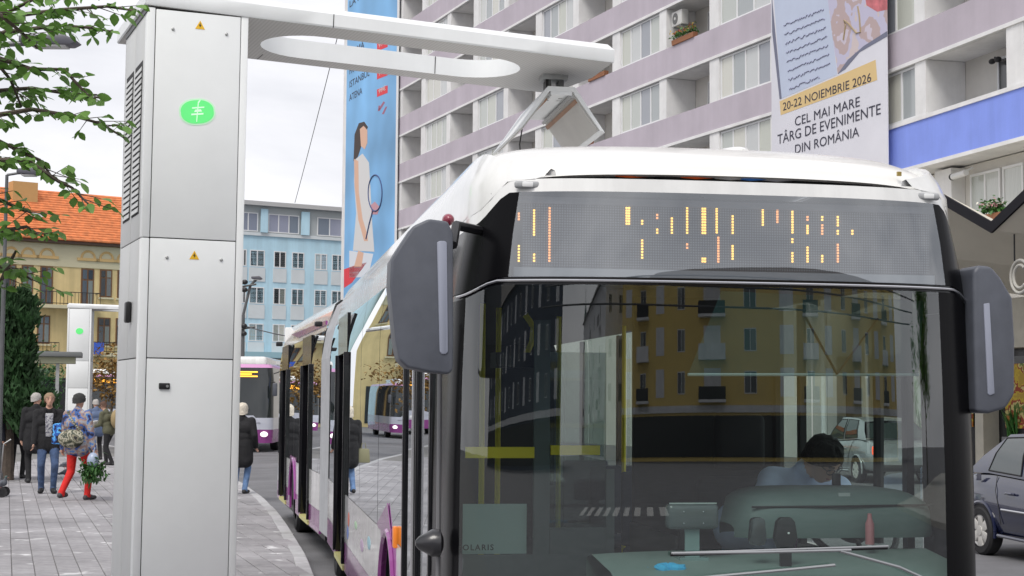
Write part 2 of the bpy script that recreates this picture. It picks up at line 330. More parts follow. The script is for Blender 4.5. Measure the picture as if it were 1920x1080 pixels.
def station(loc, rz, label, detail=True, hood=True, arml=3.36):
    s = thing('charging_station', label, 'charging station', loc, rz, None)
    W, D, H = .677, 1.02, 4.59
    x0, x1 = -.388, .366
    bx('cabinet', [gap], s, x0 + .012, x1 - .012, .02, D, 0, H)
    bx('plinth', galv, s, x0 + .03, x1 - .03, .03, D - .01, -.02, .06)
    # front corner strips and doors
    bx('corner_strip', cab, s, x0, x0 + .058, .0, .10, .05, 2.885 - .006, bevel=.006)
    bx('corner_strip', cab, s, x0, x0 + .058, .0, .10, 2.885, H, bevel=.006)
    bx('corner_strip', cab, s, x1 - .055, x1, .0, .10, .05, H, bevel=.006)
    doors = []
    for z0, z1 in ((.05, 1.997), (2.005, 2.879), (2.887, H - .01)):
        doors.append(bx('door_panel', cab, s, x0 + .064, x1 - .061, -.004, .03, z0, z1, bevel=.004))
    # sides
    for sx in (-1, 1):
        for y0, y1 in ((.106, .53), (.538, D)):
            for z0, z1 in ((.05, 1.997), (2.005, 2.879), (2.887, H)):
                xx = x0 if sx < 0 else x1
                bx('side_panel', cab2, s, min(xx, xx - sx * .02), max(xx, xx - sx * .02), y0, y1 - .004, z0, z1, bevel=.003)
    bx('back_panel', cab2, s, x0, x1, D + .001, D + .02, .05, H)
    if detail:
        # louvres on the street-far side
        for c, (y0, y1) in enumerate(((.17, .48), (.60, .91))):
            lv = bx('louvre', gap, s, x0 - .002, x0 + .01, y0 - .02, y1 + .02, 3.07, 4.22)
            for k in range(24):
                z = 3.085 + k * .046
                MB().prism([(x0 - .004, z), (x0 - .012, z - .002), (x0 - .012, z + .003), (x0 - .004, z + .035)], y0, y1, 'y').build('slat', cab2, lv)
        MB().box(x0 - .008, x0 - .0005, .0, D, H - .035, H - .006).build('edge_trim', dark, s)
        bx('handle', dark, s, x0 - .045, x0 - .001, (.36), .45, 2.27, 2.43, bevel=.015)
        # warning triangles, logo, bolts, lock
        for z in (4.49, 2.765):
            wt = MB().prism([(-.036, z - .03), (.036, z - .03), (0, z + .034)], -.0065, -.003, 'y').build('warning_sign', yel, s)
            MB().prism([(-.003, z - .018), (.010, z - .001), (.001, z - .001), (.004, z + .017), (-.010, z - .004), (-.001, z - .004)], -.0085, -.0066, 'y').build('bolt_symbol', dark, wt)
        for z, dz in ((4.44, .0), (2.74, 0)):
            for x in (-.2, .2): MB().lathe([(.012, 0), (.012, .006), (.006, .010)], 12, M=Matrix.Translation((x, -.0035, z)) @ Matrix.Rotation(R(90), 4, 'X')).build('screw', galv, s)
        lg = MB()
        def ov(rx, rz_, cx=-.005, cz=3.835, n=40, tilt=R(8)):
            return [(cx + rx * math.cos(a) * math.cos(tilt) * (1 + .06 * abs(math.sin(2 * a))) - rz_ * math.sin(a) * math.sin(tilt), cz + rz_ * math.sin(a) * (1 + .06 * abs(math.sin(2 * a))) + rx * math.cos(a) * math.sin(tilt)) for a in [2 * math.pi * i / n for i in range(n)]]
        lo = MB().prism(ov(.135, .098), -.0066, -.003, 'y').build('logo', rim_green, s)
        MB().prism(ov(.122, .086), -.0086, -.0066, 'y').build('emblem', led_green, lo)
        pl = MB()
        for q in ([(-.006, 3.905), (.012, 3.928), (.016, 3.920), (.004, 3.900)], [(-.012, 3.760), (-.006, 3.760), (.004, 3.900), (-.004, 3.900)], [(-.045, 3.855), (.045, 3.868), (.045, 3.878), (-.045, 3.865)], [(-.05, 3.805), (.04, 3.818), (.04, 3.830), (-.05, 3.817)],
                  [(-.03, 3.830), (.03, 3.840), (.02, 3.855), (-.02, 3.850)]):
            pl.prism(q, -.0106, -.0087, 'y')
        pl.build('plug_mark', mat('logo_pale', (.6, .85, .62), .5, emit=(.5, .8, .55), estr=.3), lo)
        lk = bx('lock', dark, s, -.235, -.155, -.018, -.004, 1.775, 1.82, bevel=.006)
        MB().lathe([(.01, 0), (.01, .006)], 12, M=Matrix.Translation((-.175, -.018, 1.797)) @ Matrix.Rotation(R(90), 4, 'X')).build('keyhole', galv, lk)
    # cantilever ring
    W2 = 1.42; X0, X1 = x0 - .02, arml + .06
    sag = R(1.35)
    arm = link('cantilever_arm', None, s, (0, 0, H + .005)); arm.rotation_euler = (0, sag, 0)
    # outline (plan), hole (stadium)
    out = [(X0, -.012), (X1 - .0, -.012), (X1 + .10, .62), (X1 + .06, W2), (X0, W2)]
    hx0, hx1, hy0, hy1 = .64, 2.86, .33, 1.17; rr = (hy1 - hy0) / 2
    n = 14; hole = []
    for i in range(n + 1):
        a = -math.pi / 2 + math.pi * i / n; hole.append((hx1 - rr + rr * math.cos(a), hy0 + rr + rr * math.sin(a)))
    for i in range(n + 1):
        a = math.pi / 2 + math.pi * i / n; hole.append((hx0 + rr + rr * math.cos(a), hy0 + rr + rr * math.sin(a)))
    # dense outer loop matched to hole points by projecting from the hole centre line
    def outer_pt(p):
        cx = min(max(p[0], hx0 + rr), hx1 - rr); cy = hy0 + rr; d = Vector((p[0] - cx, p[1] - cy))
        best = None
        for i in range(len(out)):
            a = Vector(out[i]); b = Vector(out[(i + 1) % len(out)]); e = b - a; den = d.x * e.y - d.y * e.x
            if abs(den) < 1e-9: continue
            t = ((a.x - cx) * e.y - (a.y - cy) * e.x) / den; u = ((a.x - cx) * d.y - (a.y - cy) * d.x) / den
            if t > 0 and -1e-6 <= u <= 1 + 1e-6 and (best is None or t < best[0]): best = (t, (cx + d.x * t, cy + d.y * t))
        return best[1]
    dense = list(hole)
    O = [outer_pt(p) for p in dense]
    for c in out:                                                   # snap the nearest to true corners
        i = min(range(len(O)), key=lambda k: (O[k][0] - c[0]) ** 2 + (O[k][1] - c[1]) ** 2); O[i] = c
    T = .155
    def ins(p, d):                                                   # inset towards the ring
        c = Vector((min(max(p[0], hx0 + rr), hx1 - rr), hy0 + rr)); v = Vector(p) - c; return tuple(Vector(p) - v.normalized() * d)
    N = len(dense)
    mb = MB()
    so_ = [Vector((p[0], p[1], 0)) for p in [ins(q, .012) for q in O]]; si = [Vector((p[0], p[1], 0)) for p in dense]
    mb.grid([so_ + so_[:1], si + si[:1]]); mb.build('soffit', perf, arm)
    e1 = [Vector((*p, .0)) for p in [ins(q, .010) for q in O]]; e2 = [Vector((*p, .012)) for p in O]; e3 = [Vector((*p, .105)) for p in O]; e4 = [Vector((*ins(p, .06), T)) for p in O]
    mb = MB(); mb.grid([r + r[:1] for r in (e1, e2, e3, e4)]); mb.build('rim', armw, arm, smooth=True)
    i2 = [Vector((*p, T)) for p in dense]; i1 = [Vector((*p, .0)) for p in dense]
    mb = MB(); mb.grid([i1 + i1[:1], i2 + i2[:1]]); mb.build('inner_wall', armw, arm, smooth=True)
    mb = MB(); mb.grid([i2 + i2[:1], e4 + e4[:1]]); mb.build('top_plate', armw, arm)
    if detail:                                                        # sheet joints
        for x in (1.02,): bx('sheet_joint', gap, arm, x, x + .006, -.0145, .33, .002, .104)
        bx('sheet_joint', gap, arm, 2.26, 2.266, 1.166, 1.1685, .002, T - .002)
        bx('sheet_joint', gap, arm, .75, .756, 1.19, 1.40, -.0015, .01)
    if hood:
        hx, hy = 3.20, .74
        hd = link('contact_hood', None, arm, (hx, hy, 0)); hd.rotation_euler = (0, -sag, R(9.45) - rz)
        zt = -.18                                                     # top of hood below soffit
        pm = MB(); pm.box(-.11, .11, -.1, .1, -.045, .02); pm.build('mount_plate', galv, hd, bevel=.004)
        for dx, dy in ((-.055, -.05), (.055, -.05), (-.055, .05), (.055, .05)): bx('hanger_post', mat('post_steel', (.16, .165, .17), .5, metal=.5), hd, dx - .022, dx + .022, dy - .02, dy + .02, zt - .02, -.04)
        bx('cable_duct', dark, hd, -.085, -.06, -.09, -.04, zt - .02, -.045)
        # inverted V shell along y
        def prof(o): return [(-.335 - o, zt - .34 - o * .4), (-.10 - o * .4, zt - .02 + o), (.10 + o * .4, zt - .02 + o), (.335 + o, zt - .34 - o * .4)]
        pi_, po = prof(0), prof(.04); L0, L1 = -.36, 1.0
        mb = MB()
        for (a, b) in ((0, 1), (1, 2), (2, 3)):
            q = [pi_[a], pi_[b], po[b], po[a]]; mb.prism(q, L0, L1, 'y')
        mb.build('hood_shell', armw, hd)
        inn = mat('hood_lining', (.50, .49, .47), .55, var=.08, vscale=4)
        copper = mat('copper_contact', (.33, .19, .12), .45, metal=.5, var=.2, vscale=10)
        for sx in (-1, 1):
            a = Vector((sx * .10, 0, zt - .02)); b = Vector((sx * .335, 0, zt - .34)); d = (b - a); nrm = Vector((-sx * abs(d.z), 0, -abs(d.x))).normalized()
            def strip(t0, t1, off, th, nm, m, y0=L0 + .03, y1=L1 - .03):
                p = [a + d * t0 + nrm * off, a + d * t1 + nrm * off, a + d * t1 + nrm * (off + th), a + d * t0 + nrm * (off + th)]
                MB().prism([(v.x, v.z) for v in p], y0, y1, 'y').build(nm, m, hd)
            strip(.02, .98, .002, .012, 'lining', inn); strip(.15, .24, .0145, .014, 'contact_rail', copper); strip(.02, .09, .0145, .02, 'guide_rail', galv)
        bx('end_cap', armw, hd, -.09, .09, L0 + .001, L0 + .02, zt - .05, zt - .021)
        MB().tube([(-.2, .4, zt - .2), (-.22, .42, zt - .35), (-.19, .45, zt - .6)], .006, 6).build('earth_cable', dark, hd)
    return s
SR = R(22)
S1 = station((-2.361, 11.773, PZ - .005), SR, 'tall white charging pillar with green plug logo and overhead ring arm')
S1.rotation_euler = (0, R(.25), SR)
# ------------------------------------------------------------------ articulated bus
busw = mat('bus_white', (.76, .765, .755), .22, var=.06, vscale=2.2, coat=.6, streak=.08, sscale=8)
purple = mat('bus_purple', (.27, .055, .25), .25, coat=.6, var=.06, vscale=2)
blackg = mat('black_gloss', (.006, .006, .008), .12, spec=.35)
frit = mat('black_cover', (.005, .005, .006), .25, spec=.09)
rubber = mat('rubber', (.02, .02, .022), .75, var=.2, vscale=20)
dgrey = mat('mirror_plastic', (.085, .093, .115), .45, var=.12, vscale=12, bump=.05, bscale=300)
chrome = mat('bright_metal', (.6, .6, .62), .18, metal=.9)
wsg = glass('windscreen_glass', (.74, .85, .82), base=.125, gain=.85, dirt=.004)
dispg = glass('display_glass', (.62, .66, .70), base=.24, gain=.7, dirt=.03)
sideg = glass('side_glass', (.12, .14, .14), base=.16, gain=1.0)
doorg = glass('door_glass', (.30, .36, .35), base=.12, gain=1.0)
BY = R(9.45)
bus = thing('articulated_bus', 'white and purple articulated bus with lit display, doors open at the kerb', 'bus', (1.03, 7.165, 0), BY)
def plan(w, v0, D=.5, n=3.0, N=41, vend=.95):
    """plan curve, left side back -> front -> right side back; returns [(u,v,t)]"""
    pts = [(-w, vend, -1)]
    for i in range(N):
        a = -math.pi / 2 + math.pi * i / (N - 1)
        c, s_ = math.cos(a), math.sin(a)
        u = w * math.copysign(abs(s_) ** (2 / n), s_); v = v0 + D - D * abs(c) ** (2 / n)
        pts.append((u, v, u / w))
    pts.append((w, vend, 1)); return pts
# level: front z, side z, half width, front offset
LV = [(.30, .30, 1.25, .05), (.60, .60, 1.275, .0), (.985, .985, 1.275, .0), (1.5, 1.5, 1.272, .005), (1.95, 1.95, 1.264, .010), (2.365, 2.30, 1.25, .016),
      (2.40, 2.33, 1.246, .017), (2.60, 2.48, 1.22, .024), (2.785, 2.64, 1.185, .034), (2.845, 2.70, 1.175, .045)]
def lvl(k, inset=0.0):
    zf, zs, w_, v0 = LV[k]; out = []
    for (u, v, t) in plan(w_ - inset, v0 + inset):
        a = min(1, max(0, (abs(t) - .86) / .14)); a = a * a * (3 - 2 * a); out.append(Vector((u, v, zf + (zs - zf) * a)))
    return out
def sub(row, t0, t1, k):
    w_ = LV[k][2]; return [p for p in row if t0 - 1e-6 <= p.x / w_ <= t1 + 1e-6]
def band(name, ks, m, i0, i1, inset=0.0, parent=bus, **kw):
    rows = [lvl(k, inset)[i0:i1] for k in ks]
    return MB().grid(rows).build(name, m, parent, smooth=True, **kw)
NP = len(plan(1, 0))
band('bumper', [0, 1], purple, 0, NP); band('front_apron', [1, 2], busw, 0, NP)
GL, GR = 5, NP - 11                    # glass columns: wide on the door side, black cover on the driver side
band('windscreen', [2, 3, 4, 5], wsg, GL, GR)
band('pillar_cover', [2, 3, 4, 5], frit, 0, GL + 1); band('pillar_cover', [2, 3, 4, 5], frit, GR - 1, NP)
band('seam_bar', [5, 6], blackg, 0, NP, inset=.004)
MB().tube([p + Vector((0, -.006, .017)) for p in lvl(5)[3:NP - 3]], .006, 6).build('seam_trim', chrome, bus)
DL, DR = 10, NP - 10
dw = band('display_window', [6, 7, 8], dispg, DL, DR)
band('corner_glass', [6, 7, 8], frit, 0, DL + 1); band('corner_glass', [6, 7, 8], frit, DR - 1, NP)
# rubber edge inside the windscreen
bl = MB(); row = lvl(2)[GL:GR]; bl.grid([[p + Vector((0, -.004, .0)) for p in row], [p + Vector((0, -.003, .055)) for p in row]]); bl.build('windscreen_edge', blackg, bus, smooth=True)
band('roof_strip', [8, 9], busw, 0, NP)
for sx, (a, b) in ((-1, (9, 12)), (1, (NP - 13, NP - 10))):
    p = (lvl(8)[a] + lvl(9)[b]) / 2
    mk = MB().cbox((p.x, p.y - .012, p.z + .002), (.115, .03, .034)).build('marker_lamp', mat('lamp_body', (.35, .36, .37), .3), bus, bevel=.012, seg=3)
    MB().cbox((p.x, p.y - .03, p.z + .002), (.05, .012, .024)).build('lens', mat('clear_lens', (.75, .76, .76), .1), mk, bevel=.005)
# cowl on the roof, set back between the side domes, with a dark slot under it
def cowl_z(u, v):
    s_ = min(1, max(0, (v - .085) / 1.1)); base = 2.875 + .18 * (1 - (1 - s_) ** 3.0)
    e = abs(u) / 1.06; return base - .045 * e ** 8 - .01 * (u / 1.06) ** 2
def cowl_v(u): return .085 + .17 * (abs(u) / 1.06) ** 2.6
P = []
vs_ = [0, .012, .03, .07, .13, .22, .34, .5, .7, .95, 1.25, 1.6, 2.0, 2.6, 3.5, 5, 7, 9, 10.6]
us = [-1.06 + 2.12 * i / 28 for i in range(29)]
P.append([Vector((u, cowl_v(u) + .02, cowl_z(u, .095) - .012)) for u in us])
for dv in vs_: P.append([Vector((u, cowl_v(u) + dv, cowl_z(u, .085 + dv) + (.055 if dv > .02 else .0) * min(1, dv / .07))) for u in us])
MB().grid(P).build('roof_cowl', mat('cowl_white', (.77, .765, .74), .26, var=.06, vscale=.9, coat=.45), bus, smooth=True, angle=60)
sl_ = MB(); rowb = lvl(9)[6:NP - 6]
sl_.grid([[p + Vector((0, .03, 0)) for p in rowb], [Vector((p.x * .97, p.y + .16, p.z + .04)) for p in rowb]]); sl_.build('cowl_slot', dark, bus)
for u, c in ((-.48, (.75, .12, .02)), (-.30, (.02, .02, .02)), (-.18, (.75, .12, .02)), (-.02, (.5, .5, .5)), (.08, (.05, .2, .6)), (.2, (.4, .4, .42))):
    MB().tube([(u - .07, .11 + .1 * u * u, 2.872), (u, .105 + .1 * u * u, 2.866), (u + .08, .11 + .1 * u * u, 2.874)], .008, 6).build('roof_cable', mat('cable_%.2f' % u, c, .5), bus)
MB().ell((.20, .9, 3.085), (.10, .3, .04)).build('roof_dome', busw, bus, smooth=True)
MB().cbox((.83, .18, 2.925), (.02, .012, .02)).build('roof_catch', mat('brass', (.4, .3, .1), .4, metal=.8), bus)
for sx in (-1, 1):
    MB().tube([Vector((sx * 1.058, cowl_v(1.06) + dv, cowl_z(1.06, .085 + dv) + .03 * min(1, dv / .07))) for dv in (.0, .06, .15, .3, .5, .8, 1.2)], .014, 6).build('cowl_gap', dark, bus)
# side shells: cross-section swept back; front part length LF
LF = 10.75
# side profile (u, z) from skirt to roof edge
PURZ, BELT = .56, .985
def wallrow(v, sx, prof): return [Vector((sx * p[0], v, p[1])) for p in prof]
def profile_at(v):
    """upper side profile, blending from the front corner shape to the straight body"""
    a = min(1, max(0, (v - .3) / 2.0)); a = a * a * (3 - 2 * a)
    top = cowl_z(1.0, v) + .03
    return [(LV[8][2] + (1.225 - LV[8][2]) * a * .6, 2.64), (LV[9][2] + (1.21 - LV[9][2]) * a * .6, 2.70), (1.165, 2.70 + (top - 2.70) * .5), (1.115, 2.70 + (top - 2.70) * .82), (1.075, top), (1.05, top - .01), (1.045, top - .05)]
vsd = [.14, .2, .26, .32, .42, .55, .7, .9, 1.15, 1.45, 1.8, 2.2, 2.7, 3.4, 4.5, 6, 8, 10, LF]
for sx in (-1, 1):
    rows = []
    for v in vsd:
        pr = profile_at(v)
        if v < .8:                                     # follow the rounded corner in plan
            D = .5; 
            def cw(w_, v0):
                t = max(0, 1 - (v - v0) / D); return w_ * (max(0, 1 - t ** 3.0)) ** (1 / 3.0)
            pr = [(min(p[0], cw(p[0], .04)), p[1]) for p in pr]
        if v < .95:                                    # start on the roof strip's upper edge
            e_ = min(1, max(0, (pr[1][0] / LV[9][2] - .86) / .14)); e_ = e_ * e_ * (3 - 2 * e_); ze_ = 2.845 - .145 * e_
            pr[0] = pr[1] = (pr[1][0], ze_); pr = pr[:2] + [(p[0], max(p[1], ze_ + .004 * k)) for k, p in enumerate(pr[2:])]
        rows.append(wallrow(v, sx, pr))
    MB().grid(rows).build('side_dome', busw, bus, smooth=True, angle=50)
def body_side(parent, v0, v1, sx, doors, wheels, gm, front_v=None, name=''):
    """flat body side between v0..v1 with door openings and wheel arches, made of separate panels"""
    U = 1.275 * sx; th = .03
    def slab(nm, m, a, b, z0, z1, u=U, t=th, **k):
        if b - a < .02: return None
        return bx(nm, m, parent, min(u, u - sx * t), max(u, u - sx * t), a, b, z0, z1, **k)
    segs = []; c = v0
    for (a, b) in sorted(doors): segs.append((c, a)); c = b
    segs.append((c, v1))
    for (a, b) in segs:
        # skirt split by wheel arches
        cuts = [a]
        ws = [wv for wv in wheels if a - .2 < wv < b + .2]
        pieces = []; cc = a
        for wv in ws:
            pieces.append((cc, max(a, wv - .56))); cc = min(b, wv + .56)
        pieces.append((cc, b))
        for (p, q) in pieces:
            slab('skirt_panel', purple, p, q, .30, PURZ); slab('side_panel', busw, p, q, PURZ + .004, BELT)
        for wv in ws:
            arch = []
            for i in range(17):
                t = math.pi * i / 16; arch.append((wv - .53 * math.cos(t), .48 + .53 * math.sin(t)))
            pl_ = [(max(a, wv - .556), .30), (max(a, wv - .53), .30)] + [q for q in arch if a <= q[0] <= b] + [(min(b, wv + .53), .30), (min(b, wv + .556), .30), (min(b, wv + .556), 1.045), (max(a, wv - .556), 1.045)]
            MB().prism(pl_, U, U - sx * th, 'x').build('wheel_arch', purple, parent)
            MB().tube([(U + sx * .004, q[0], q[1]) for q in arch], .022, 6).build('arch_lip', purple, parent)
    # glass band, one pane between posts
    for (a, b) in segs:
        n = max(1, round((b - a) / 1.55)); st = (b - a) / n
        for i in range(n):
            p, q = a + i * st + .012, a + (i + 1) * st - .012
            if q - p < .1: continue
            pts = [[Vector((U - sx * .001, vv, BELT + .006)), Vector((U - sx * .003, vv, 2.25)), Vector((sx * 1.262, vv, 2.42)), Vector((sx * 1.228, vv, 2.635))] for vv in (p, (p + q) / 2, q)]
            MB().grid(pts).build('side_window', gm, parent, smooth=True)
        for i in range(n + 1): 
            vv = min(max(a + i * st, a + .03), b - .03); bx('window_post', dark, parent, min(U - sx * .05, U - sx * .09), max(U - sx * .05, U - sx * .09), vv - .03, vv + .03, BELT, 2.45)
    return segs
def wheel(parent, u, v, sx, r=.475):
    wr = link('wheel', None, parent, (u, v, r))
    Mx = Matrix.Rotation(R(90 * sx), 4, 'Y')
    MB().lathe([(.30, -.14), (.44, -.14), (r, -.10), (r, .10), (.44, .14), (.30, .14)], 28, M=Mx, cap=False).build('tyre', rubber, wr, smooth=True)
    MB().lathe([(.30, -.1), (.29, .09), (.24, .10), (.16, .03), (.10, .09), (.0, .10)], 24, M=Mx).build('rim', mat('wheel_rim', (.35, .35, .36), .4, metal=.5), wr, smooth=True)
def doorway(parent, a, b, U=-1.275, ztop=2.28, openleaf=True):
    """open double door: black sheet for the shaded inside, yellow step edge, leaves swung out along the side"""
    bx('doorway_dark_sheet', dark, parent, U + .16, U + .17, a - .1, b + .1, .34, ztop + .1)  # black sheet stands in for the unlit interior behind the opening
    bx('door_header', blackg, parent, U, U + .03, a, b, ztop, 2.64)
    bx('door_step', mat('step_yellow', (.55, .52, .22), .5), parent, U - .015, U + .08, a + .02, b - .02, .30, .345)
    if openleaf:
        for k, (y, s_) in enumerate(((a + .02, 1), (b - .02, -1))):
            lf = bx('door_leaf', blackg, parent, U - .03, U + .07, y - .02, y + .02, .36, ztop, bevel=.008)
            MB().box(U - .02, U + .06, y - .0225 if s_ > 0 else y + .0202, y - .0202 if s_ > 0 else y + .0225, .6, ztop - .12).build('pane', mat('tinted_pane', (.01, .012, .012), .03, coat=.6), lf)
# front part
D1, D2 = (1.0, 2.42), (7.75, 9.15)
body_side(bus, .95, LF, -1, [D1, D2], [3.35], sideg)
body_side(bus, .95, LF, 1, [], [3.35], glass('driver_side_glass', (.72, .8, .76), base=.05, gain=.9))
doorway(bus, *D2)
bx('door_header', blackg, bus, -1.275, -1.245, D1[0], D1[1], 2.40, 2.64)
for k, (a, b) in enumerate(((1.02, 1.70), (1.72, 2.40))):
    lf = link('front_door_leaf', None, bus)
    for (p, q) in ((a, a + .045), (b - .045, b)): bx('leaf_stile', blackg, lf, -1.285, -1.245, p, q, .34, 2.39, bevel=.005)
    bx('leaf_rail', blackg, lf, -1.283, -1.247, a + .046, b - .046, .34, .42); bx('leaf_rail', blackg, lf, -1.283, -1.247, a + .046, b - .046, 2.33, 2.39)
    bx('pane', doorg, lf, -1.268, -1.262, a + .046, b - .046, .421, 2.329)
MB().tube([(-1.29, 1.71, .4), (-1.29, 1.71, 2.35)], .012, 8).build('door_bar', chrome, bus)
for vv in (3.35,):
    wheel(bus, -1.09, vv, -1); wheel(bus, 1.09, vv, 1)
wheel(bus, -1.09, 9.9, -1); wheel(bus, 1.09, 9.9, 1)
# belt graphics
for (v, z, w_, h_, c) in ((7.2, .80, .16, .13, (.75, .12, .05)), (7.3, .68, .22, .12, (.08, .18, .55)), (6.3, .82, .3, .07, (.5, .75, .5)), (5.6, .72, .34, .1, (.6, .45, .65)), (4.9, .80, .3, .1, (.35, .6, .7))):
    MB().ell((-1.276, v, z), (.004, w_ / 2, h_ / 2), 14, 6).build('body_graphic', mat('graphic_%.1f' % v, c, .4), bus)
MB().prism([(3.05, .985), (3.35, 1.19), (4.15, 1.0), (4.0, .98)], -1.2815, -1.277, 'x').build('purple_flash', purple, bus)
mk = bx('side_repeater', mat('amber', (.9, .25, .03), .25), bus, -1.30, -1.27, 2.72, 2.80, .96, 1.09, bevel=.01)
for v in (2.75, 2.82): MB().cbox((-1.279, v, .66), (.012, .05, .12)).build('side_reflector', mat('red_reflector', (.7, .03, .03), .3), bus)
bx('floor', mat('bus_floor', (.025, .026, .028), .7, var=.2), bus, -1.22, 1.22, .25, LF - .1, .25, .33)
bx('ceiling', mat('bus_ceiling', (.02, .02, .022), .8), bus, -1.2, 1.2, .55, LF - .1, 2.46, 2.50)
VPB = .262
bx('display_box', mat('box_dark', (.02, .02, .022), .8), bus, -1.10, 1.10, VPB, VPB + .02, 2.37, 2.79)
bx('joint_wall', dark, bus, -1.2, 1.2, LF - .12, LF - .06, .3, 2.5)
bx('under_frame', dark, bus, -1.15, 1.15, .3, LF - .2, .16, .25)

# ---- LED destination display behind the upper glass
ledm = mat('led_amber', (.9, .5, .1), .5, emit=(1.0, .52, .08), estr=2.3)
ledr = mat('led_orange', (.9, .3, .1), .5, emit=(1.0, .36, .10), estr=1.7)
pm = bpy.data.materials.new('led_matrix'); pm.use_nodes = True; t = pm.node_tree; b = t.nodes['Principled BSDF']; l = t.links.new
b.inputs['Roughness'].default_value = .6
co = t.nodes.new('ShaderNodeTexCoord'); vo = t.nodes.new('ShaderNodeTexVoronoi'); vo.inputs['Randomness'].default_value = 0; vo.inputs['Scale'].default_value = 84
mpn = t.nodes.new('ShaderNodeMapping'); mpn.inputs['Scale'].default_value = (1, 0, 1)
l(co.outputs['Object'], mpn.inputs['Vector']); l(mpn.outputs['Vector'], vo.inputs['Vector'])
rp = t.nodes.new('ShaderNodeValToRGB'); rp.color_ramp.elements[0].position = .28; rp.color_ramp.elements[0].color = (.14, .145, .165, 1); rp.color_ramp.elements[1].position = .42; rp.color_ramp.elements[1].color = (.02, .021, .026, 1)
l(vo.outputs['Distance'], rp.inputs['Fac']); l(rp.outputs['Color'], b.inputs['Base Color'])
VP_ = .235
bi = bus.matrix_basis.copy(); bmw = Matrix.Translation(bus.location) @ Matrix.Rotation(BY, 4, 'Z'); bmi = bmw.inverted()
bn = (bmw.to_3x3() @ Vector((0, 1, 0)))
def onbus(px, py, v): return bmi @ hit(px, py, bmw @ Vector((0, v, 0)), bn)
a = onbus(938, 497, VP_); c = onbus(1700, 388, VP_)
led = bx('led_display', [pm], bus, -.96, 1.0, VP_, VP_ + .012, a.z - .005, 2.765)
bx('display_lip', mat('lip_grey', (.42, .43, .45), .6), bus, -1.0, 1.02, VP_ - .015, VP_ + .01, a.z - .075, a.z - .008)
bx('display_lip', mat('lip_grey2', (.22, .22, .25), .6), bus, -1.0, 1.02, VP_ - .015, VP_ - .001, 2.745, 2.775)
COLS = []
for x, spans, th in ((318, ((165, 235), (430, 575)), 1), (443, ((140, 360), (500, 575)), 1), (570, ((120, 575),), 1), (1200, ((120, 270),), 2), (1327, ((225, 270), (385, 550)), 1), (1450, ((175, 225), (295, 345)), 1), (1570, ((205, 345),), 1), (1695, ((120, 345), (415, 470)), 1)):
    for y0, y1 in spans: COLS.append((900 + x / 4.364, 360 + y0 / 4.364, 360 + y1 / 4.364, th))
for x, spans, th in ((67, ((110, 305), (470, 510)), 2), (168, ((110, 300),), 1), (180, ((320, 510),), 1), (283, ((165, 305), (380, 490)), 1), (500, ((115, 245),), 1), (605, ((115, 225),), 1), (713, ((115, 300), (330, 370), (430, 510)), 1),
                     (822, ((170, 210), (235, 305), (390, 510)), 1), (928, ((170, 210), (230, 310), (450, 510)), 1), (1040, ((170, 250), (270, 310), (370, 510)), 1), (1145, ((270, 310),), 1)):
    for y0, y1 in spans: COLS.append((1300 + x / 3.84, 360 + y0 / 3.84, 360 + y1 / 3.84, th))
for i, (px, y0, y1, th) in enumerate(COLS):
    p0 = onbus(px, y0, VP_ - .004); p1 = onbus(px, y1, VP_ - .004); n = max(1, round((p0.z - p1.z) / .0125)); mb = MB()
    for k in range(n):
        z = p1.z + (k + .5) * (p0.z - p1.z) / n
        for q in range(th): mb.cbox((p0.x + q * .0115, VP_ - .004, z), (.0085, .005, .0085))
    mb.build('led_column', ledr if i % 4 == 0 else ledm, led)

# ---- mirrors
def mirror(outline, Y, depth, strip, nm, arm_to):
    pts = [at(px, py, Y) for px, py in outline]; loc = [bmi @ p for p in pts]
    v = sum(p.y for p in loc) / len(loc)
    r_ = link('wing_mirror', None, bus)
    MB().prism([(p.x, p.z) for p in loc], v - depth * .45, v + depth * .55, 'y').build('housing', dgrey, r_, bevel=.045, seg=4, angle=50)
    c_ = Vector((sum(p.x for p in loc) / len(loc), 0, sum(p.z for p in loc) / len(loc)))
    MB().prism([((p.x - c_.x) * .86 + c_.x, (p.z - c_.z) * .9 + c_.z) for p in loc], v + depth * .551, v + depth * .57, 'y').build('mirror_glass', mat('mirror_silver', (.8, .8, .8), .02, metal=1), r_)
    q = [bmi @ at(px, py, Y) for px, py in strip]
    MB().prism([(p.x, p.z) for p in q], v - depth * .45 - .006, v - depth * .45 + .004, 'y').build('reflector_strip', mat('strip_grey', (.27, .29, .36), .35), r_, bevel=.004)
    MB().tube(arm_to, .022, 8).build('mirror_arm', dark, r_, smooth=True)
    return v
mv = mirror([(742, 470), (770, 428), (800, 414), (836, 418), (846, 440), (847, 640), (846, 694), (838, 702), (800, 698), (760, 690), (744, 676), (737, 640), (727, 540), (729, 492)], 6.95, .20,
            [(815, 458), (820, 455), (830, 455), (834, 458), (836, 660), (832, 665), (824, 665), (820, 660)], 'l', [(-1.31, -.02, 2.52), (-1.28, .10, 2.62), (-1.15, .28, 2.62)])
mirror([(1806, 512), (1815, 500), (1843, 502), (1862, 522), (1886, 560), (1891, 640), (1890, 740), (1872, 766), (1838, 775), (1812, 772), (1808, 640)], 7.62, .20,
       [(1826, 572), (1838, 570), (1848, 738), (1838, 742), (1834, 738)], 'r', [(1.30, .36, 2.30), (1.22, .34, 2.34), (1.15, .32, 2.40)])
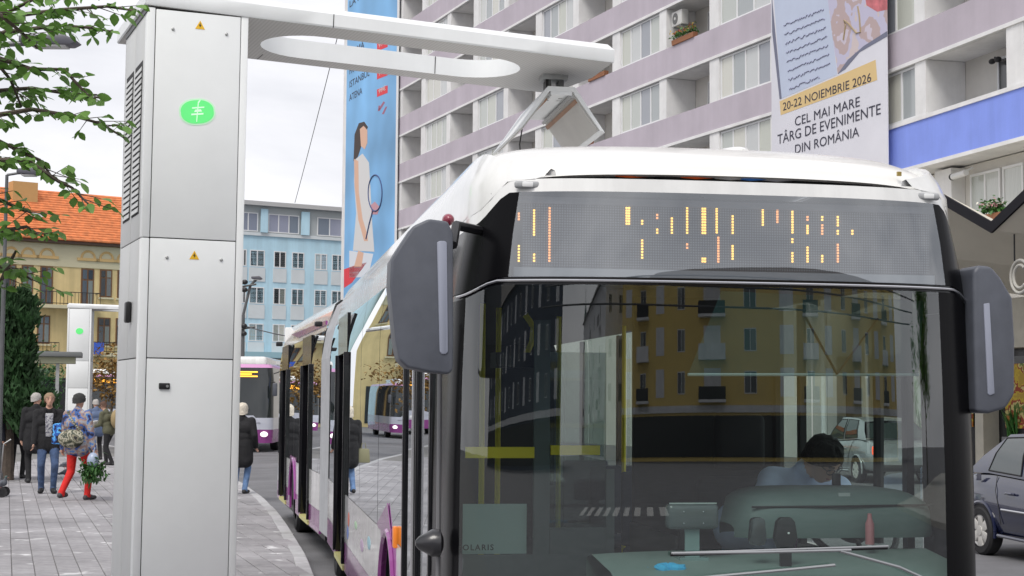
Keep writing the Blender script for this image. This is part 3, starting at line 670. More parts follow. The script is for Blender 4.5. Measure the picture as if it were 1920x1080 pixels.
# turn camera / red indicator pod above the left mirror, small kerb mirror below
p = onbus(803, 402, .8); MB().ell((-1.235, .75, p.z - .03), (.03, .05, .03)).build('roof_indicator', mat('red_pod', (.25, .03, .06), .25, coat=.5), bus, smooth=True)
p = bmi @ at(810, 1018, 7.3)
km = link('kerb_mirror', None, bus)
MB().lathe([(.012, -.075), (.03, -.06), (.045, -.03), (.062, .0), (.062, .035), (.03, .05)], 18, M=Matrix.Translation((p.x + .0, p.y, p.z)) @ Matrix.Rotation(R(90), 4, 'Y')).build('housing', mat('pod_black', (.02, .02, .024), .3, coat=.3), km, smooth=True)
MB().tube([(p.x + .03, p.y + .01, p.z - .2), (p.x + .03, p.y + .01, p.z + .3), (p.x + .03, p.y + .02, 2.2)], .011, 8).build('pole', mat('pole_grey', (.2, .2, .21), .35, metal=.4), km)
# wipers
def glassv(u, z):                       # windscreen surface v at (u, z)
    f = (z - .985) / (2.365 - .985); w_ = 1.275 - .025 * f; v0 = .016 * f; t = min(.99, abs(u) / w_); return v0 + .5 - .5 * (1 - t ** 3) ** (1 / 3)
def onscreen(px, py, off=.03):
    v = .1
    for _ in range(6):
        p = onbus(px, py, v); v = glassv(p.x, p.z)
    return Vector((p.x, v - off, p.z))
wm = mat('wiper_metal', (.33, .34, .35), .3, metal=.6)
for pts, blade in ((((1258, 1036), (1420, 1034), (1590, 1030)), ((1255, 1039), (1660, 1026))), (((1570, 1032), (1680, 1062), (1760, 1098)), None), (((1240, 1088), (1480, 1066), (1560, 1058)), None)):
    wr = link('wiper', None, bus)
    MB().tube([onscreen(*q, off=.035) for q in pts], .0075, 6).build('wiper_arm', wm, wr)
    if blade:
        a, c = blade; MB().tube([onscreen(a[0] + (c[0] - a[0]) * i / 8, a[1] + (c[1] - a[1]) * i / 8, off=.02) for i in range(9)], .009, 6).build('wiper_blade', rubber, wr)
        MB().tube([onscreen(a[0] + (c[0] - a[0]) * i / 8, a[1] - 3 + (c[1] - a[1]) * i / 8, off=.032) for i in range(9)], .006, 6).build('wiper_spine', wm, wr)

# ---- rear part behind the articulation, turned a little more
piv = link('rear_section', None, bus, (-1.275, LF + 0.0, 0)); piv.rotation_euler = (0, 0, R(12.1 - 9.45))
rear = link('trailer_body', None, piv)
LR = 7.1; G = 1.0
# bellows hoop
bel = mat('bellows_grey', (.36, .37, .39), .7, var=.12, vscale=5)
rows = []
NB = 17
for i in range(NB):
    f = i / (NB - 1); e = .035 if i % 2 else 0.0
    rows.append([Vector((-.0 + e, f * G - .03, .34)), Vector((0 + e, f * G - .03, 2.3)), Vector((.05 + e, f * G - .03, 2.62)), Vector((.17 + e, f * G - .03, 2.93 - e)), Vector((.26, f * G - .03, 3.0 - e)), Vector((2.3, f * G - .03, 3.0 - e)), Vector((2.55 - e, f * G - .03, 2.4)), Vector((2.55 - e, f * G - .03, .34))])
MB().grid(rows).build('bellows', bel, rear)
rb = link('rear_frame', None, rear, (1.275, 0, 0))
body_rear = link('rear_side', None, piv, (1.275, 0, 0))
D3, D4 = (G + 1.35, G + 2.65), (G + 5.2, G + 6.5)
body_side(body_rear, G, G + LR, -1, [D3, D4], [G + 4.0], sideg); body_side(body_rear, G, G + LR, 1, [], [G + 4.0], sideg)
for d in (D3, D4): doorway(body_rear, *d)
wheel(body_rear, -1.09, G + 4.0, -1); wheel(body_rear, 1.09, G + 4.0, 1)
for sx in (-1, 1):
    pr = [(1.225, 2.64), (1.21, 2.70), (1.16, 2.84), (1.12, 2.95), (1.06, 3.0), (.0, 3.03)]
    MB().grid([[Vector((sx * q[0], v, q[1])) for q in pr] for v in (G, G + 2, G + 4, G + LR)]).build('roof_dome', busw, body_rear, smooth=True, angle=50)
MB().prism([(G + .1, 2.71), (G + 4.2, 2.71), (G + 5.4, 2.80), (G + .1, 2.76)], -1.222, -1.200, 'x').build('roof_stripe', purple, body_rear)
bx('rear_wall', busw, body_rear, -1.2, 1.2, G + LR - .05, G + LR, .35, 2.98, bevel=.02)
bx('front_bulkhead', dark, body_rear, -1.2, 1.2, G + .02, G + .06, .3, 2.6); bx('floor', dark, body_rear, -1.2, 1.2, G, G + LR - .1, .22, .33)
MB().cbox((-1.31, G + LR - .4, 2.7), (.10, .12, .07)).build('door_camera', dark, body_rear, bevel=.015)
MB().cbox((-1.30, G + .15, 2.72), (.09, .10, .06)).build('door_camera', dark, body_rear, bevel=.015)
# pantograph on the roof below the hood
pg = link('pantograph', None, bus, (-.02, 5.6, 2.98))
bx('base_frame', galv, pg, -.45, .45, -.5, .5, 0, .08)
for sx in (-1, 1):
    MB().tube([(sx * .3, .45, .08), (sx * .25, -.35, .35), (sx * .2, .0, .62)], .025, 8).build('arm', galv, pg)
bx('contact_head', galv, pg, -.28, .28, -.3, .3, .62, .68)
# ------------------------------------------------------------------ cab and interior seen through the windscreen (parts of the bus)
teal = mat('dash_teal', (.13, .175, .17), .55, var=.08, vscale=4)
teal2 = mat('dash_pad', (.20, .25, .24), .5, var=.06, vscale=3)
slate = mat('partition_slate', (.14, .165, .17), .6, var=.08)
yrail = mat('rail_yellow', (.95, .76, .02), .4)
cabg = glass('partition_glass', (.55, .62, .6), base=.05, gain=.5)
ds = MB()
P = []
for i in range(21):
    u = -.56 + 1.74 * i / 20; g = glassv(u, 1.05) + .035; e = 1 - .25 * max(0, -u / .56) ** 2
    P.append([Vector((u, g, .95)), Vector((u, g, 1.045)), Vector((u, g + .12, 1.085)), Vector((u, .62 * e + .1, 1.125)), Vector((u, .80 * e + .08, 1.10)), Vector((u, .82 * e + .08, .6))])
ds.grid(P).build('dash_shelf', teal2, bus, smooth=True)
a = onbus(1372, 915, .8); b_ = onbus(1742, 1003, .8)
bn_ = MB()
prof = [(.66, b_.z), (.64, b_.z + .07), (.66, a.z - .07), (.72, a.z - .02), (.85, a.z), (1.06, a.z + .0), (1.10, a.z - .05), (1.10, b_.z)]
rows = []
for i in range(25):
    f = -1 + 2 * i / 24; k = (1 - abs(f) ** 5) ** .35 if abs(f) < 1 else 0; u = (a.x + b_.x) / 2 + f * (b_.x - a.x) / 2
    rows.append([Vector((u, .9 + (q[0] - .9) * (.55 + .45 * k), b_.z + (q[1] - b_.z) * (.25 + .75 * k))) for q in prof])
bn_.grid(rows).build('instrument_binnacle', teal, bus, smooth=True, angle=60)
p0 = onbus(1400, 962, .63)
MB().tube([Vector((a.x + .06, .668, a.z - .085)), Vector(((a.x + b_.x) / 2, .645, a.z - .082)), Vector((b_.x - .04, .668, a.z - .078))], .006, 6).build('binnacle_seam', dark, bus)
MB().box(.72, .78, .700, .712, a.z - .045, a.z - .02).build('maker_badge', mat('badge_grey', (.4, .42, .42), .4), bus)
# steering wheel
c = onbus(1600, 985, 1.18); sw = link('steering_wheel', None, bus, (c.x, 1.2, c.z - .02)); sw.rotation_euler = (R(38), 0, 0)
MB().tube([(.235 * math.cos(2 * math.pi * i / 32), .235 * math.sin(2 * math.pi * i / 32), 0) for i in range(33)], .017, 8, cap=False).build('rim', mat('wheel_grip', (.02, .02, .022), .45), sw, smooth=True)
MB().lathe([(.09, -.02), (.09, .02), (.06, .035), (0, .035)], 20).build('hub', dark, sw, smooth=True)
for ang in (20, 160, 270): MB().tube([(.07 * math.cos(R(ang)), .07 * math.sin(R(ang)), 0), (.23 * math.cos(R(ang)), .23 * math.sin(R(ang)), 0)], .015, 6).build('spoke', dark, sw)
# driver seat and cab wall
st = link('driver_seat', None, bus, (.62, 1.95, 0))
MB().box(-.25, .25, -.45, .05, .62, .76).build('cushion', mat('seat_black', (.012, .012, .014), .8), st, bevel=.05, seg=3)
MB().box(-.25, .25, .0, .12, .72, 1.42).build('backrest', MATS['seat_black'], st, bevel=.05, seg=3)
MB().box(-.15, .15, .01, .10, 1.46, 1.78).build('headrest', MATS['seat_black'], st, bevel=.04, seg=3)
bx('seat_post', dark, st, -.08, .08, -.25, -.05, .33, .62)
bx('cab_wall', mat('cab_black', (.008, .008, .009), .7), bus, .05, .90, 2.22, 2.26, .33, 2.46)
bx('cab_door_post', dark, bus, .02, .06, 1.1, 1.15, .33, 1.2)
bx('cab_door', mat('cab_door_dark', (.02, .022, .023), .6), bus, .02, .05, 1.2, 2.2, .33, 1.15, bevel=.01)
MB().tube([(1.17, 1.30, 1.1), (1.17, 1.28, 1.75), (1.17, 1.3, 2.3)], .03, 8).build('window_pillar', dark, bus)
MB().tube([(.93, 2.22, 1.0), (.93, 2.22, 2.4)], .035, 8).build('window_pillar', dark, bus)
# sun blind
vm = bpy.data.materials.new('sun_blind'); vm.use_nodes = True; b = vm.node_tree.nodes['Principled BSDF']; b.inputs['Base Color'].default_value = (.02, .07, .07, 1); b.inputs['Alpha'].default_value = .8; b.inputs['Roughness'].default_value = .5; MATS['sun_blind'] = vm
a = onbus(1290, 640, .36); c = onbus(1735, 707, .42)
sb = MB().grid([[Vector((a.x + .12, .22, 2.36)), Vector((c.x - .03, .36, 2.34))], [Vector((a.x, .36, c.z + .0)), Vector((c.x, .50, c.z + .012))]]).build('sun_blind', vm, bus)
MB().tube([Vector((a.x, .36, c.z)), Vector((c.x, .50, c.z + .012))], .008, 6).build('blind_rod', mat('rod_teal', (.25, .34, .34), .4), sb)
for u0, u1 in ((.42, .60), (.78, .60)): MB().tube([(u0, .33, 2.25), (u1, .40, c.z + .01)], .006, 6).build('blind_strut', dark, sb)
# partition with glass, yellow hand rails (windbreak behind the front door)
def part_rect(nm, m, px0, py0, px1, py1, v, th=.03, parent=bus, **k):
    a = onbus(px0, py0, v); c = onbus(px1, py1, v); return bx(nm, m, parent, min(a.x, c.x), max(a.x, c.x), v, v + th, min(a.z, c.z), max(a.z, c.z), **k)
pt = link('windbreak', None, bus)
V1 = 1.55
part_rect('frame_post', slate, 1003, 600, 1030, 1040, V1, parent=pt); part_rect('frame_post', slate, 1137, 880, 1152, 1040, V1, parent=pt)
part_rect('lower_panel', slate, 868, 1041, 1152, 1200, V1, parent=pt); part_rect('frame_rail', slate, 1031, 990, 1136, 1040, V1 + .004, parent=pt)
part_rect('pane', cabg, 1031, 660, 1136, 989, V1 + .01, .006, parent=pt)
part_rect('yellow_bar', yrail, 1033, 835, 1125, 853, V1 - .02, .018, parent=pt)
part_rect('yellow_bar', yrail, 873, 838, 1002, 859, V1 - .05, .018, parent=pt)
part_rect('card', mat('pale_card', (.42, .55, .52), .6), 868, 945, 987, 1038, V1 + .06, .004, parent=pt)
a = onbus(862, 1030, V1 - .01); c = onbus(945, 1030, V1 - .01)
tm = text('maker_name', 'SOLARIS', .0425, mat('letter_black', (.01, .01, .012), .5), pt, Matrix.Translation((a.x - .01, V1 - .012, a.z - .005)) @ FACE_Y, bold=.0008, space=1.25)
MB().tube([onbus(1005, 650, 1.7), onbus(1003, 760, 1.7), onbus(1007, 1030, 1.7)], .004, 6).build('pane_edge', chrome, pt)
# header box over the door, grab poles
part_rect('door_header_box', dark, 930, 660, 1045, 690, 1.75, .2)
for px, v, y0, y1 in ((935, 2.9, 600, 1000), (1048, 3.8, 620, 900), (1170, 5.0, 640, 930), (905, 2.5, 620, 980)):
    a = onbus(px, y0, v); c = onbus(px, y1, v); MB().tube([Vector((a.x, v, 2.42)), Vector((a.x, v, .5))], .017, 8).build('grab_pole', yrail, bus)
MB().tube([onbus(985, 590, 2.2), onbus(1000, 612, 2.2), onbus(998, 640, 2.25), onbus(988, 662, 2.3)], .018, 8).build('grab_handle', yrail, bus, smooth=True)
for k in range(3):
    for sx in (-.9, .75):
        se = link('passenger_seat', None, bus, (sx, 4.4 + k * 1.1, .33))
        bx('cushion', mat('seat_navy', (.02, .03, .06), .8), se, -.2, .2, -.2, .2, .38, .46, bevel=.03); bx('backrest', MATS['seat_navy'], se, -.2, .2, .2, .26, .46, 1.0, bevel=.02); bx('seat_base', dark, se, -.05, .05, -.1, .1, 0, .38)
# devices on the dash
dv = link('ticket_display', None, bus)
a = onbus(1251, 945, .46); c = onbus(1347, 992, .46)
MB().box(a.x, c.x, .44, .52, c.z, a.z).build('housing', mat('device_dark', (.09, .105, .11), .25, coat=.3), dv, bevel=.022, seg=3)
bx('edge', mat('device_edge', (.4, .45, .44), .3), dv, a.x + .01, c.x - .01, .455, .46, a.z + .0, a.z + .006)
bx('stand', mat('stand_clear', (.2, .28, .28), .2), dv, (a.x + c.x) / 2 - .035, (a.x + c.x) / 2 + .035, .47, .48, 1.11, c.z); bx('foot', MATS['stand_clear'], dv, (a.x + c.x) / 2 - .07, (a.x + c.x) / 2 + .07, .43, .53, 1.10, 1.118)
for fx in (.3, .68):
    for fz in (.25, .7): MB().ell((a.x + (c.x - a.x) * fx, .438, c.z + (a.z - c.z) * fz), (.004, .004, .004), 8, 6).build('screw', chrome, dv)
a = onbus(1405, 970, .30); c = onbus(1436, 1022, .30)
MB().prism([(a.x + .01, c.z), (c.x - .01, c.z), (c.x, c.z + .03), (c.x - .008, a.z - .01), (c.x - .025, a.z), (a.x + .025, a.z), (a.x + .008, a.z - .01), (a.x, c.z + .03)], .28, .33, 'y').build('rain_sensor', mat('sensor_grey', (.05, .055, .06), .2, coat=.5), bus, bevel=.008)
a = onbus(1450, 970, .26); c = onbus(1494, 1028, .26); d_ = onbus(1470, 1090, .26)
cm = link('dash_camera', None, bus)
MB().prism([(a.x, c.z + .05), (a.x + .02, c.z), (c.x - .02, c.z), (c.x, c.z + .05), (c.x - .012, a.z - .02), (c.x - .03, a.z), (a.x + .03, a.z), (a.x + .012, a.z - .02)], .24, .28, 'y').build('housing', dark, cm, bevel=.008)
bx('stalk', dark, cm, (a.x + c.x) / 2 - .025, (a.x + c.x) / 2 + .028, .25, .27, 1.05, c.z + .02)
MB().ell(((a.x + c.x) / 2 + .01, .238, (a.z + c.z) / 2), (.006, .004, .005), 8, 6).build('lens', mat('lens_white', (.8, .8, .8), .1), cm)
p = onbus(1625, 1000, .62)
MB().lathe([(.022, 0), (.022, .10), (.012, .125), (.010, .15)], 14, M=Matrix.Translation((p.x, .58, p.z - .05))).build('spray_bottle', mat('bottle_pink', (.45, .16, .18), .4), bus, smooth=True)
ph = onbus(1568, 905, 1.05)
MB().cbox((ph.x, 1.05, ph.z), (.045, .03, .10)).build('wheel_phone', dark, bus, bevel=.01)
p = onbus(1255, 1085, .22)
cl = MB(); rr = random.Random(3)
for i in range(14): cl.ell((p.x + rr.uniform(-.09, .09), .2 + rr.uniform(0, .08), 1.075 + rr.uniform(-.015, .02)), (rr.uniform(.03, .05), .03, rr.uniform(.012, .025)), 8, 5, M=Matrix.Rotation(rr.uniform(-.5, .5), 3, 'Y'))
tag(cl.build('cleaning_cloth', mat('cloth_blue', (.05, .42, .75), .7), None, fixn=True), 'crumpled bright blue cloth lying on the bus dashboard', 'cloth').matrix_world = bmw
# ------------------------------------------------------------------ people: one continuous remeshed body each
skin = mat('skin', (.55, .32, .23), .55, var=.06, vscale=8)
shoe_dark = mat('shoe_dark', (.015, .015, .017), .6)
def capsule_d(P, a, b, ra, rb):
    ab = b - a; L2 = float(ab @ ab) + 1e-12; t = np.clip(((P - a) @ ab) / L2, 0, 1); return np.linalg.norm(P - (a + t[:, None] * ab), axis=1) - (ra + (rb - ra) * t)
def body_mesh(name, prims, mats, voxel=.012, sm=5):
    """prims: (a,b,ra,rb,mat) tapered capsules, flattened by optional scale about the axis"""
    mb = MB()
    for pr in prims:
        a, b, ra, rb = Vector(pr[0]), Vector(pr[1]), pr[2], pr[3]
        d = b - a
        if d.length < 1e-4: mb.ell(a, (ra, ra, ra), 18, 12); continue
        q = d.to_track_quat('Z', 'Y').to_matrix().to_4x4(); n = 5
        prof = [(max(1e-3, ra * math.sin(math.pi / 2 * i / n)), -ra * math.cos(math.pi / 2 * i / n)) for i in range(n)] + [(ra, 0), (rb, d.length)] + [(max(1e-3, rb * math.cos(math.pi / 2 * i / n)), d.length + rb * math.sin(math.pi / 2 * i / n)) for i in range(1, n + 1)]
        mb.lathe(prof, 16, M=Matrix.Translation(a) @ q)
    me = mb.mesh(name + '_src', mats[0]); o = link('tmp', me)
    rm = o.modifiers.new('r', 'REMESH'); rm.mode = 'VOXEL'; rm.voxel_size = voxel
    s_ = o.modifiers.new('s', 'SMOOTH'); s_.factor = .5; s_.iterations = sm
    dg = bpy.context.evaluated_depsgraph_get(); dg.update()
    out = bpy.data.meshes.new_from_object(o.evaluated_get(dg)); bpy.data.objects.remove(o); bpy.data.meshes.remove(me)
    out.materials.clear()
    for m in mats: out.materials.append(m)
    nP = len(out.polygons); C = np.zeros(nP * 3); out.polygons.foreach_get('center', C); C = C.reshape(-1, 3)
    D = np.stack([capsule_d(C, np.array(pr[0], float), np.array(pr[1], float), pr[2], pr[3]) - (pr[5] if len(pr) > 5 else 0) for pr in prims], 1)
    idx = np.array([pr[4] for pr in prims])[D.argmin(1)]
    out.polygons.foreach_set('material_index', idx.astype(np.int32)); out.polygons.foreach_set('use_smooth', [True] * nP); out.name = name; out.update()
    return out
def ik(a, b, l1, l2, pole):
    a, b, pole = Vector(a), Vector(b), Vector(pole); d = b - a; L_ = min(d.length, (l1 + l2) * .999); d.normalize()
    x = (l1 * l1 - l2 * l2 + L_ * L_) / (2 * L_); h = math.sqrt(max(0, l1 * l1 - x * x)); p = (pole - d * pole.dot(d)).normalized(); return a + d * x + p * h, a + d * L_
def hand_prims(wr, fwd, side, m, s=1.0, curl=.4):
    """palm, four fingers and a thumb from the wrist along fwd"""
    f = Vector(fwd).normalized(); sd_ = Vector(side); sd_ = (sd_ - f * sd_.dot(f)).normalized(); nn = f.cross(sd_); out = []
    w0 = Vector(wr); pal = w0 + f * .075 * s
    for k, off in enumerate((-.028, 0, .028)): out.append((w0 + sd_ * off * .5 * s, pal + sd_ * off * s, .017 * s, .015 * s, m))
    for k, (off, ln) in enumerate(((-.033, .06), (-.011, .075), (.011, .08), (.033, .07))):
        b0 = pal + sd_ * off * s; k1 = b0 + (f * math.cos(curl) + nn * math.sin(curl)) * ln * .55 * s; k2 = k1 + (f * math.cos(curl * 2.2) + nn * math.sin(curl * 2.2)) * ln * .5 * s
        out += [(b0, k1, .0105 * s, .0095 * s, m), (k1, k2, .0095 * s, .008 * s, m)]
    t0 = w0 + f * .025 * s + sd_ * .03 * s; t1 = t0 + (f * .7 + sd_ * .6 + nn * .3).normalized() * .045 * s; t2 = t1 + (f * .9 + sd_ * .2 + nn * .4).normalized() * .03 * s
    out += [(t0, t1, .013 * s, .011 * s, m), (t1, t2, .011 * s, .009 * s, m)]
    return out
def head_parts(hc, Rh, s=1.0, m=3):
    """skull, jaw, nose, ears, as prims; Rh rotates the head whose face looks along -Y"""
    T = lambda x, y, z: Vector(hc) + Rh @ Vector((x * s, y * s, z * s))
    return [(T(0, .012, .03), T(0, -.012, .03), .088 * s, .084 * s, m), (T(0, -.02, -.02), T(0, -.035, -.075), .07 * s, .045 * s, m), (T(0, -.088, .0), T(0, -.108, -.03), .010 * s, .014 * s, m),
            (T(-.078, .012, -.01), T(-.082, .016, .02), .012 * s, .013 * s, m), (T(.078, .012, -.01), T(.082, .016, .02), .012 * s, .013 * s, m), (T(0, -.082, -.055), T(0, -.08, -.062), .02 * s, .02 * s, m)]
def hair_cap(name, parent, hc, Rh, m, s=1.0, front=.062, low=-.055, puff=.985, seed=1, length=0.0):
    mb = MB(); n, k = 28, 14; P = []
    for i in range(k + 1):
        row = []
        for j in range(n + 1):
            a = 2 * math.pi * j / n; back = .5 + .5 * math.sin(a)              # 1 at the back (+y)
            zmin = front + (low - length - front) * back ** .6
            f = i / k; z = .128 - (.128 - zmin) * f
            zz = min(1, max(-1, (z - .03) / .1)); r = .1 * math.sqrt(max(0, 1 - zz * zz)) if z > .03 else .1
            if i == 0: r = 0
            nz = noise.noise(Vector((math.cos(a) * 9, math.sin(a) * 9, z * 40 + seed * 9))) * .010
            rr_ = (r * puff + nz)
            row.append(Vector(hc) + Rh @ Vector((rr_ * math.cos(a) * .93 * s, rr_ * math.sin(a) * 1.06 * s + .008 * s, (z + nz) * s)))
        P.append(row)
    inner = [[Vector(hc) + (p - Vector(hc)) * .9 for p in P[-1]]]
    return mb.grid(P + inner).build(name, m, parent, smooth=True, angle=80)
def face_marks(parent, hc, Rh, s=1.0, specs=False, beard=None):
    T = lambda x, y, z: Vector(hc) + Rh @ Vector((x * s, y * s, z * s))
    for sx in (-1, 1):
        MB().ell(T(sx * .032, -.084, .008), (.011 * s, .006 * s, .007 * s), 10, 6).build('eye', mat('eye_dark', (.05, .04, .035), .3), parent)
        MB().tube([T(sx * .015, -.094, .03), T(sx * .048, -.084, .028)], .005 * s, 6).build('eyebrow', mat('brow', (.08, .06, .05), .8), parent)
    MB().tube([T(-.022, -.09, -.052), T(0, -.098, -.051), T(.022, -.09, -.052)], .0045 * s, 6).build('mouth', mat('lips', (.35, .13, .11), .5), parent)
    if specs:
        for sx in (-1, 1):
            MB().tube([T(sx * .034 + .024 * math.cos(t), -.102 + .01 * abs(math.cos(t)) * (sx * math.cos(t) > 0), .008 + .018 * math.sin(t)) for t in [2 * math.pi * i / 16 for i in range(17)]], .0025 * s, 5, cap=False).build('spectacle_rim', dark, parent)
            MB().tube([T(sx * .06, -.09, .012), T(sx * .085, .01, .018)], .0025 * s, 5).build('spectacle_arm', dark, parent)
        MB().tube([T(-.01, -.102, .01), T(.01, -.102, .01)], .0025 * s, 5).build('spectacle_bridge', dark, parent)
def person(label, loc, rz, h=1.75, coat=None, legs=None, shoes=None, hair=None, feet=((-.11, 0), (.11, 0)), hands=((-.27, -.03, .80), (.27, -.03, .80)), lean=0.0, headr=(0, 0, 0), bulk=1.0, coatlen=0.12,
           hairk=None, lift=(0, 0), group=None, face=True, hat=None, name='person', elbow=(0, 1, -.2), specs=False, skirt_mat=0, skinm=None):
    s = h / 1.75; root = thing(name, label, 'person', loc, rz, group)
    hair = hair or mat('hair_brown', (.05, .035, .025), .8); ms = [coat, legs, shoes or shoe_dark, skinm or skin]
    B = lambda x, y, z: Vector((x, y, z)) * s
    Rl = Matrix.Rotation(lean, 3, 'X'); pel = Vector((0, .0, .93))
    def U(x, y, z): v = Rl @ (Vector((x, y, z)) - pel); return (v + pel) * s          # lean>0 bends forward (towards -y)
    pr = []
    k = bulk
    # torso
    pr += [(U(-.07, 0, .98), U(.07, 0, .98), .125 * s * k, .125 * s * k, 0), (U(-.055, .0, 1.1), U(.055, .0, 1.1), .125 * s * k, .125 * s * k, 0), (U(-.09, .01, 1.27), U(.09, .01, 1.27), .125 * s * k, .125 * s * k, 0), (U(-.15, .01, 1.40), U(.15, .01, 1.40), .075 * s, .075 * s, 0),
           (U(-.05, .0, 1.44), U(.05, 0, 1.44), .07 * s, .07 * s, 0), (U(0, .0, 1.42), U(0, -.015, 1.54), .058 * s, .052 * s, 3), (U(0, .02, 1.43), U(0, .02, 1.475), .085 * s, .072 * s, 0)]
    # coat skirt / hips
    pr += [(U(-.07, 0, .94), U(.07, 0, .94), .13 * s * k, .13 * s * k, 0 if coatlen > 0 else 1)]
    if coatlen > .05:
        zb = .93 - coatlen; pr += [(U(-.07, 0, .92), B(-.085, -.0, zb), .13 * s * k, .125 * s * k, 0), (U(.07, 0, .92), B(.085, -.0, zb), .13 * s * k, .125 * s * k, 0), (U(0, 0, .92), B(0, 0, zb), .13 * s * k, .125 * s * k, 0)]
    # legs
    for i, sx in enumerate((-1, 1)):
        hip = B(sx * .092, 0, .90); an = B(feet[i][0], feet[i][1], .095 + lift[i]); kn, an = ik(hip, an, .43 * s, .42 * s, (sx * .15, -1, 0))
        pr += [(hip, kn, .098 * s, .066 * s, 1), (kn, an, .068 * s, .052 * s, 1), (an, an + B(0, 0, -.03), .056 * s, .056 * s, 1)]
        toe = an + B(sx * .03, -.16, -.055); heel = an + B(0, .045, -.055)
        pr += [(heel, toe, .045 * s, .038 * s, 2), (an + B(0, 0, -.03), an + B(0, -.09, -.045), .05 * s, .042 * s, 2)]
    # arms
    for i, sx in enumerate((-1, 1)):
        sh = U(sx * .195, .01, 1.405); hd_ = Vector(hands[i]) * s; el, wr = ik(sh, hd_, .29 * s, .26 * s, (sx * .35, elbow[1], elbow[2]))
        pr += [(sh, el, .068 * s * k, .055 * s * k, 0), (el, wr, .055 * s * k, .042 * s * k, 0)]
        pr += hand_prims(wr, (wr - el), (0, -1, 0.2) if abs((wr - el).normalized().z) > .7 else (0, 0, 1), 3, s * .98)
    # head
    hc = U(0, -.03, 1.635); Rh = Euler((headr[0] + lean * .4, headr[1], headr[2])).to_matrix()
    pr += head_parts(hc, Rh, s)
    link('body', body_mesh('body', pr, ms), root)
    if hat: hair_cap('knit_hat', root, hc, Rh, hat, s * 1.04, front=.03, low=-.045, puff=1.07, seed=3)
    else: hair_cap('hair', root, hc, Rh, hair, s, **(hairk or {}))
    if face: face_marks(root, hc, Rh, s, specs)
    root['_hc'] = tuple(hc)
    return root
black_cloth = mat('black_wool', (.014, .014, .016), .9, var=.3, vscale=9, bump=1.0, bscale=11)
navy_cloth = mat('navy_cloth', (.015, .018, .03), .85, var=.2, vscale=9, bump=.9, bscale=12)
jeans = mat('denim', (.06, .10, .20), .85, var=.45, vscale=9, bump=.9, bscale=13)
ltjeans = mat('light_denim', (.13, .22, .40), .85, var=.35, vscale=9, bump=.9, bscale=13)
redtr = mat('red_trousers', (.62, .015, .012), .8, var=.2, vscale=6, bump=1.0, bscale=12)
grey_hair = mat('hair_grey', (.42, .40, .38), .85, var=.25, vscale=50)
white_hair = mat('hair_white', (.68, .62, .52), .8, var=.25, vscale=40, bump=.6, bscale=60)
def patch(name, cols, sc):
    m = bpy.data.materials.new(name); m.use_nodes = True; t = m.node_tree; b = t.nodes['Principled BSDF']; b.inputs['Roughness'].default_value = .8
    c = t.nodes.new('ShaderNodeTexCoord'); v = t.nodes.new('ShaderNodeTexNoise'); v.inputs['Scale'].default_value = sc; v.inputs['Detail'].default_value = 3; r = t.nodes.new('ShaderNodeValToRGB'); r.color_ramp.interpolation = 'CONSTANT'
    while len(r.color_ramp.elements) < len(cols): r.color_ramp.elements.new(.5)
    for i, cc in enumerate(cols): r.color_ramp.elements[i].position = (0, .38, .45, .52, .59, .66)[i]; r.color_ramp.elements[i].color = (*cc, 1)
    t.links.new(c.outputs['Object'], v.inputs['Vector']); t.links.new(v.outputs['Fac'], r.inputs['Fac']); t.links.new(r.outputs['Color'], b.inputs['Base Color']); MATS[name] = m; return m
wild = patch('patterned_jacket', [(.02, .02, .06), (.06, .13, .36), (.30, .20, .18), (.34, .33, .34), (.08, .2, .5), (.03, .03, .12)], 7)
camo = patch('camo_bag', [(.03, .035, .025), (.12, .12, .08), (.38, .36, .28), (.07, .08, .06), (.22, .2, .14), (.02, .02, .02)], 8)
def foot(px, py): return gnd(px, py, PZ)
def fz(p): return (p.x, p.y, PZ)
GP = 'people standing on the square'
# standing man in jeans, looking towards the camera
q = foot(88, 925); person('man in black jacket and blue jeans standing, looking up at the bus', fz(q), R(18), 1.77, black_cloth, jeans, hair=mat('hair_sandy', (.28, .19, .12), .8), feet=((-.10, .02), (.10, -.05)), hands=((-.25, -.12, .86), (.24, -.06, .84)), headr=(R(-6), 0, R(6)), bulk=1.12, coatlen=.1, group=GP)
_jm = scn.objects[-1] if False else [o for o in scn.objects if o.get('label', '').startswith('man in black jacket and blue')][0]
MB().prism([(-.055, 1.0), (.05, 1.0), (.075, 1.42), (-.07, 1.42)], -.158, -.11, 'y').build('shirt_front', patch('plaid_shirt', [(.10, .11, .14), (.3, .31, .34), (.45, .45, .46), (.12, .12, .16), (.3, .3, .33), (.5, .5, .5)], 16), _jm, bevel=.02)
for sx in (-1, 1): MB().prism([(sx * .05, 1.33), (sx * .12, 1.36), (sx * .10, 1.52), (sx * .05, 1.49)], -.13, -.05, 'y').build('jacket_collar', black_cloth, _jm, bevel=.015)
q = foot(64, 905); person('grey haired man in long black coat and black trousers seen from behind', fz(q), R(200), 1.78, black_cloth, black_cloth, hair=grey_hair, hairk=dict(front=.05), bulk=1.2, coatlen=.22, headr=(0, 0, R(-60)), group=GP)
q = foot(31, 897); person('man in black jacket with small grey back print seen from behind', fz(q), R(185), 1.74, black_cloth, black_cloth, hair=mat('hair_dkbrown', (.16, .11, .07), .8), bulk=1.15, coatlen=.08, group=GP)
q = foot(-14, 900); person('person in dark navy coat cut by the picture edge, beside the man in black jacket', fz(q), R(150), 1.7, navy_cloth, black_cloth, bulk=1.2, coatlen=.2, group=GP)
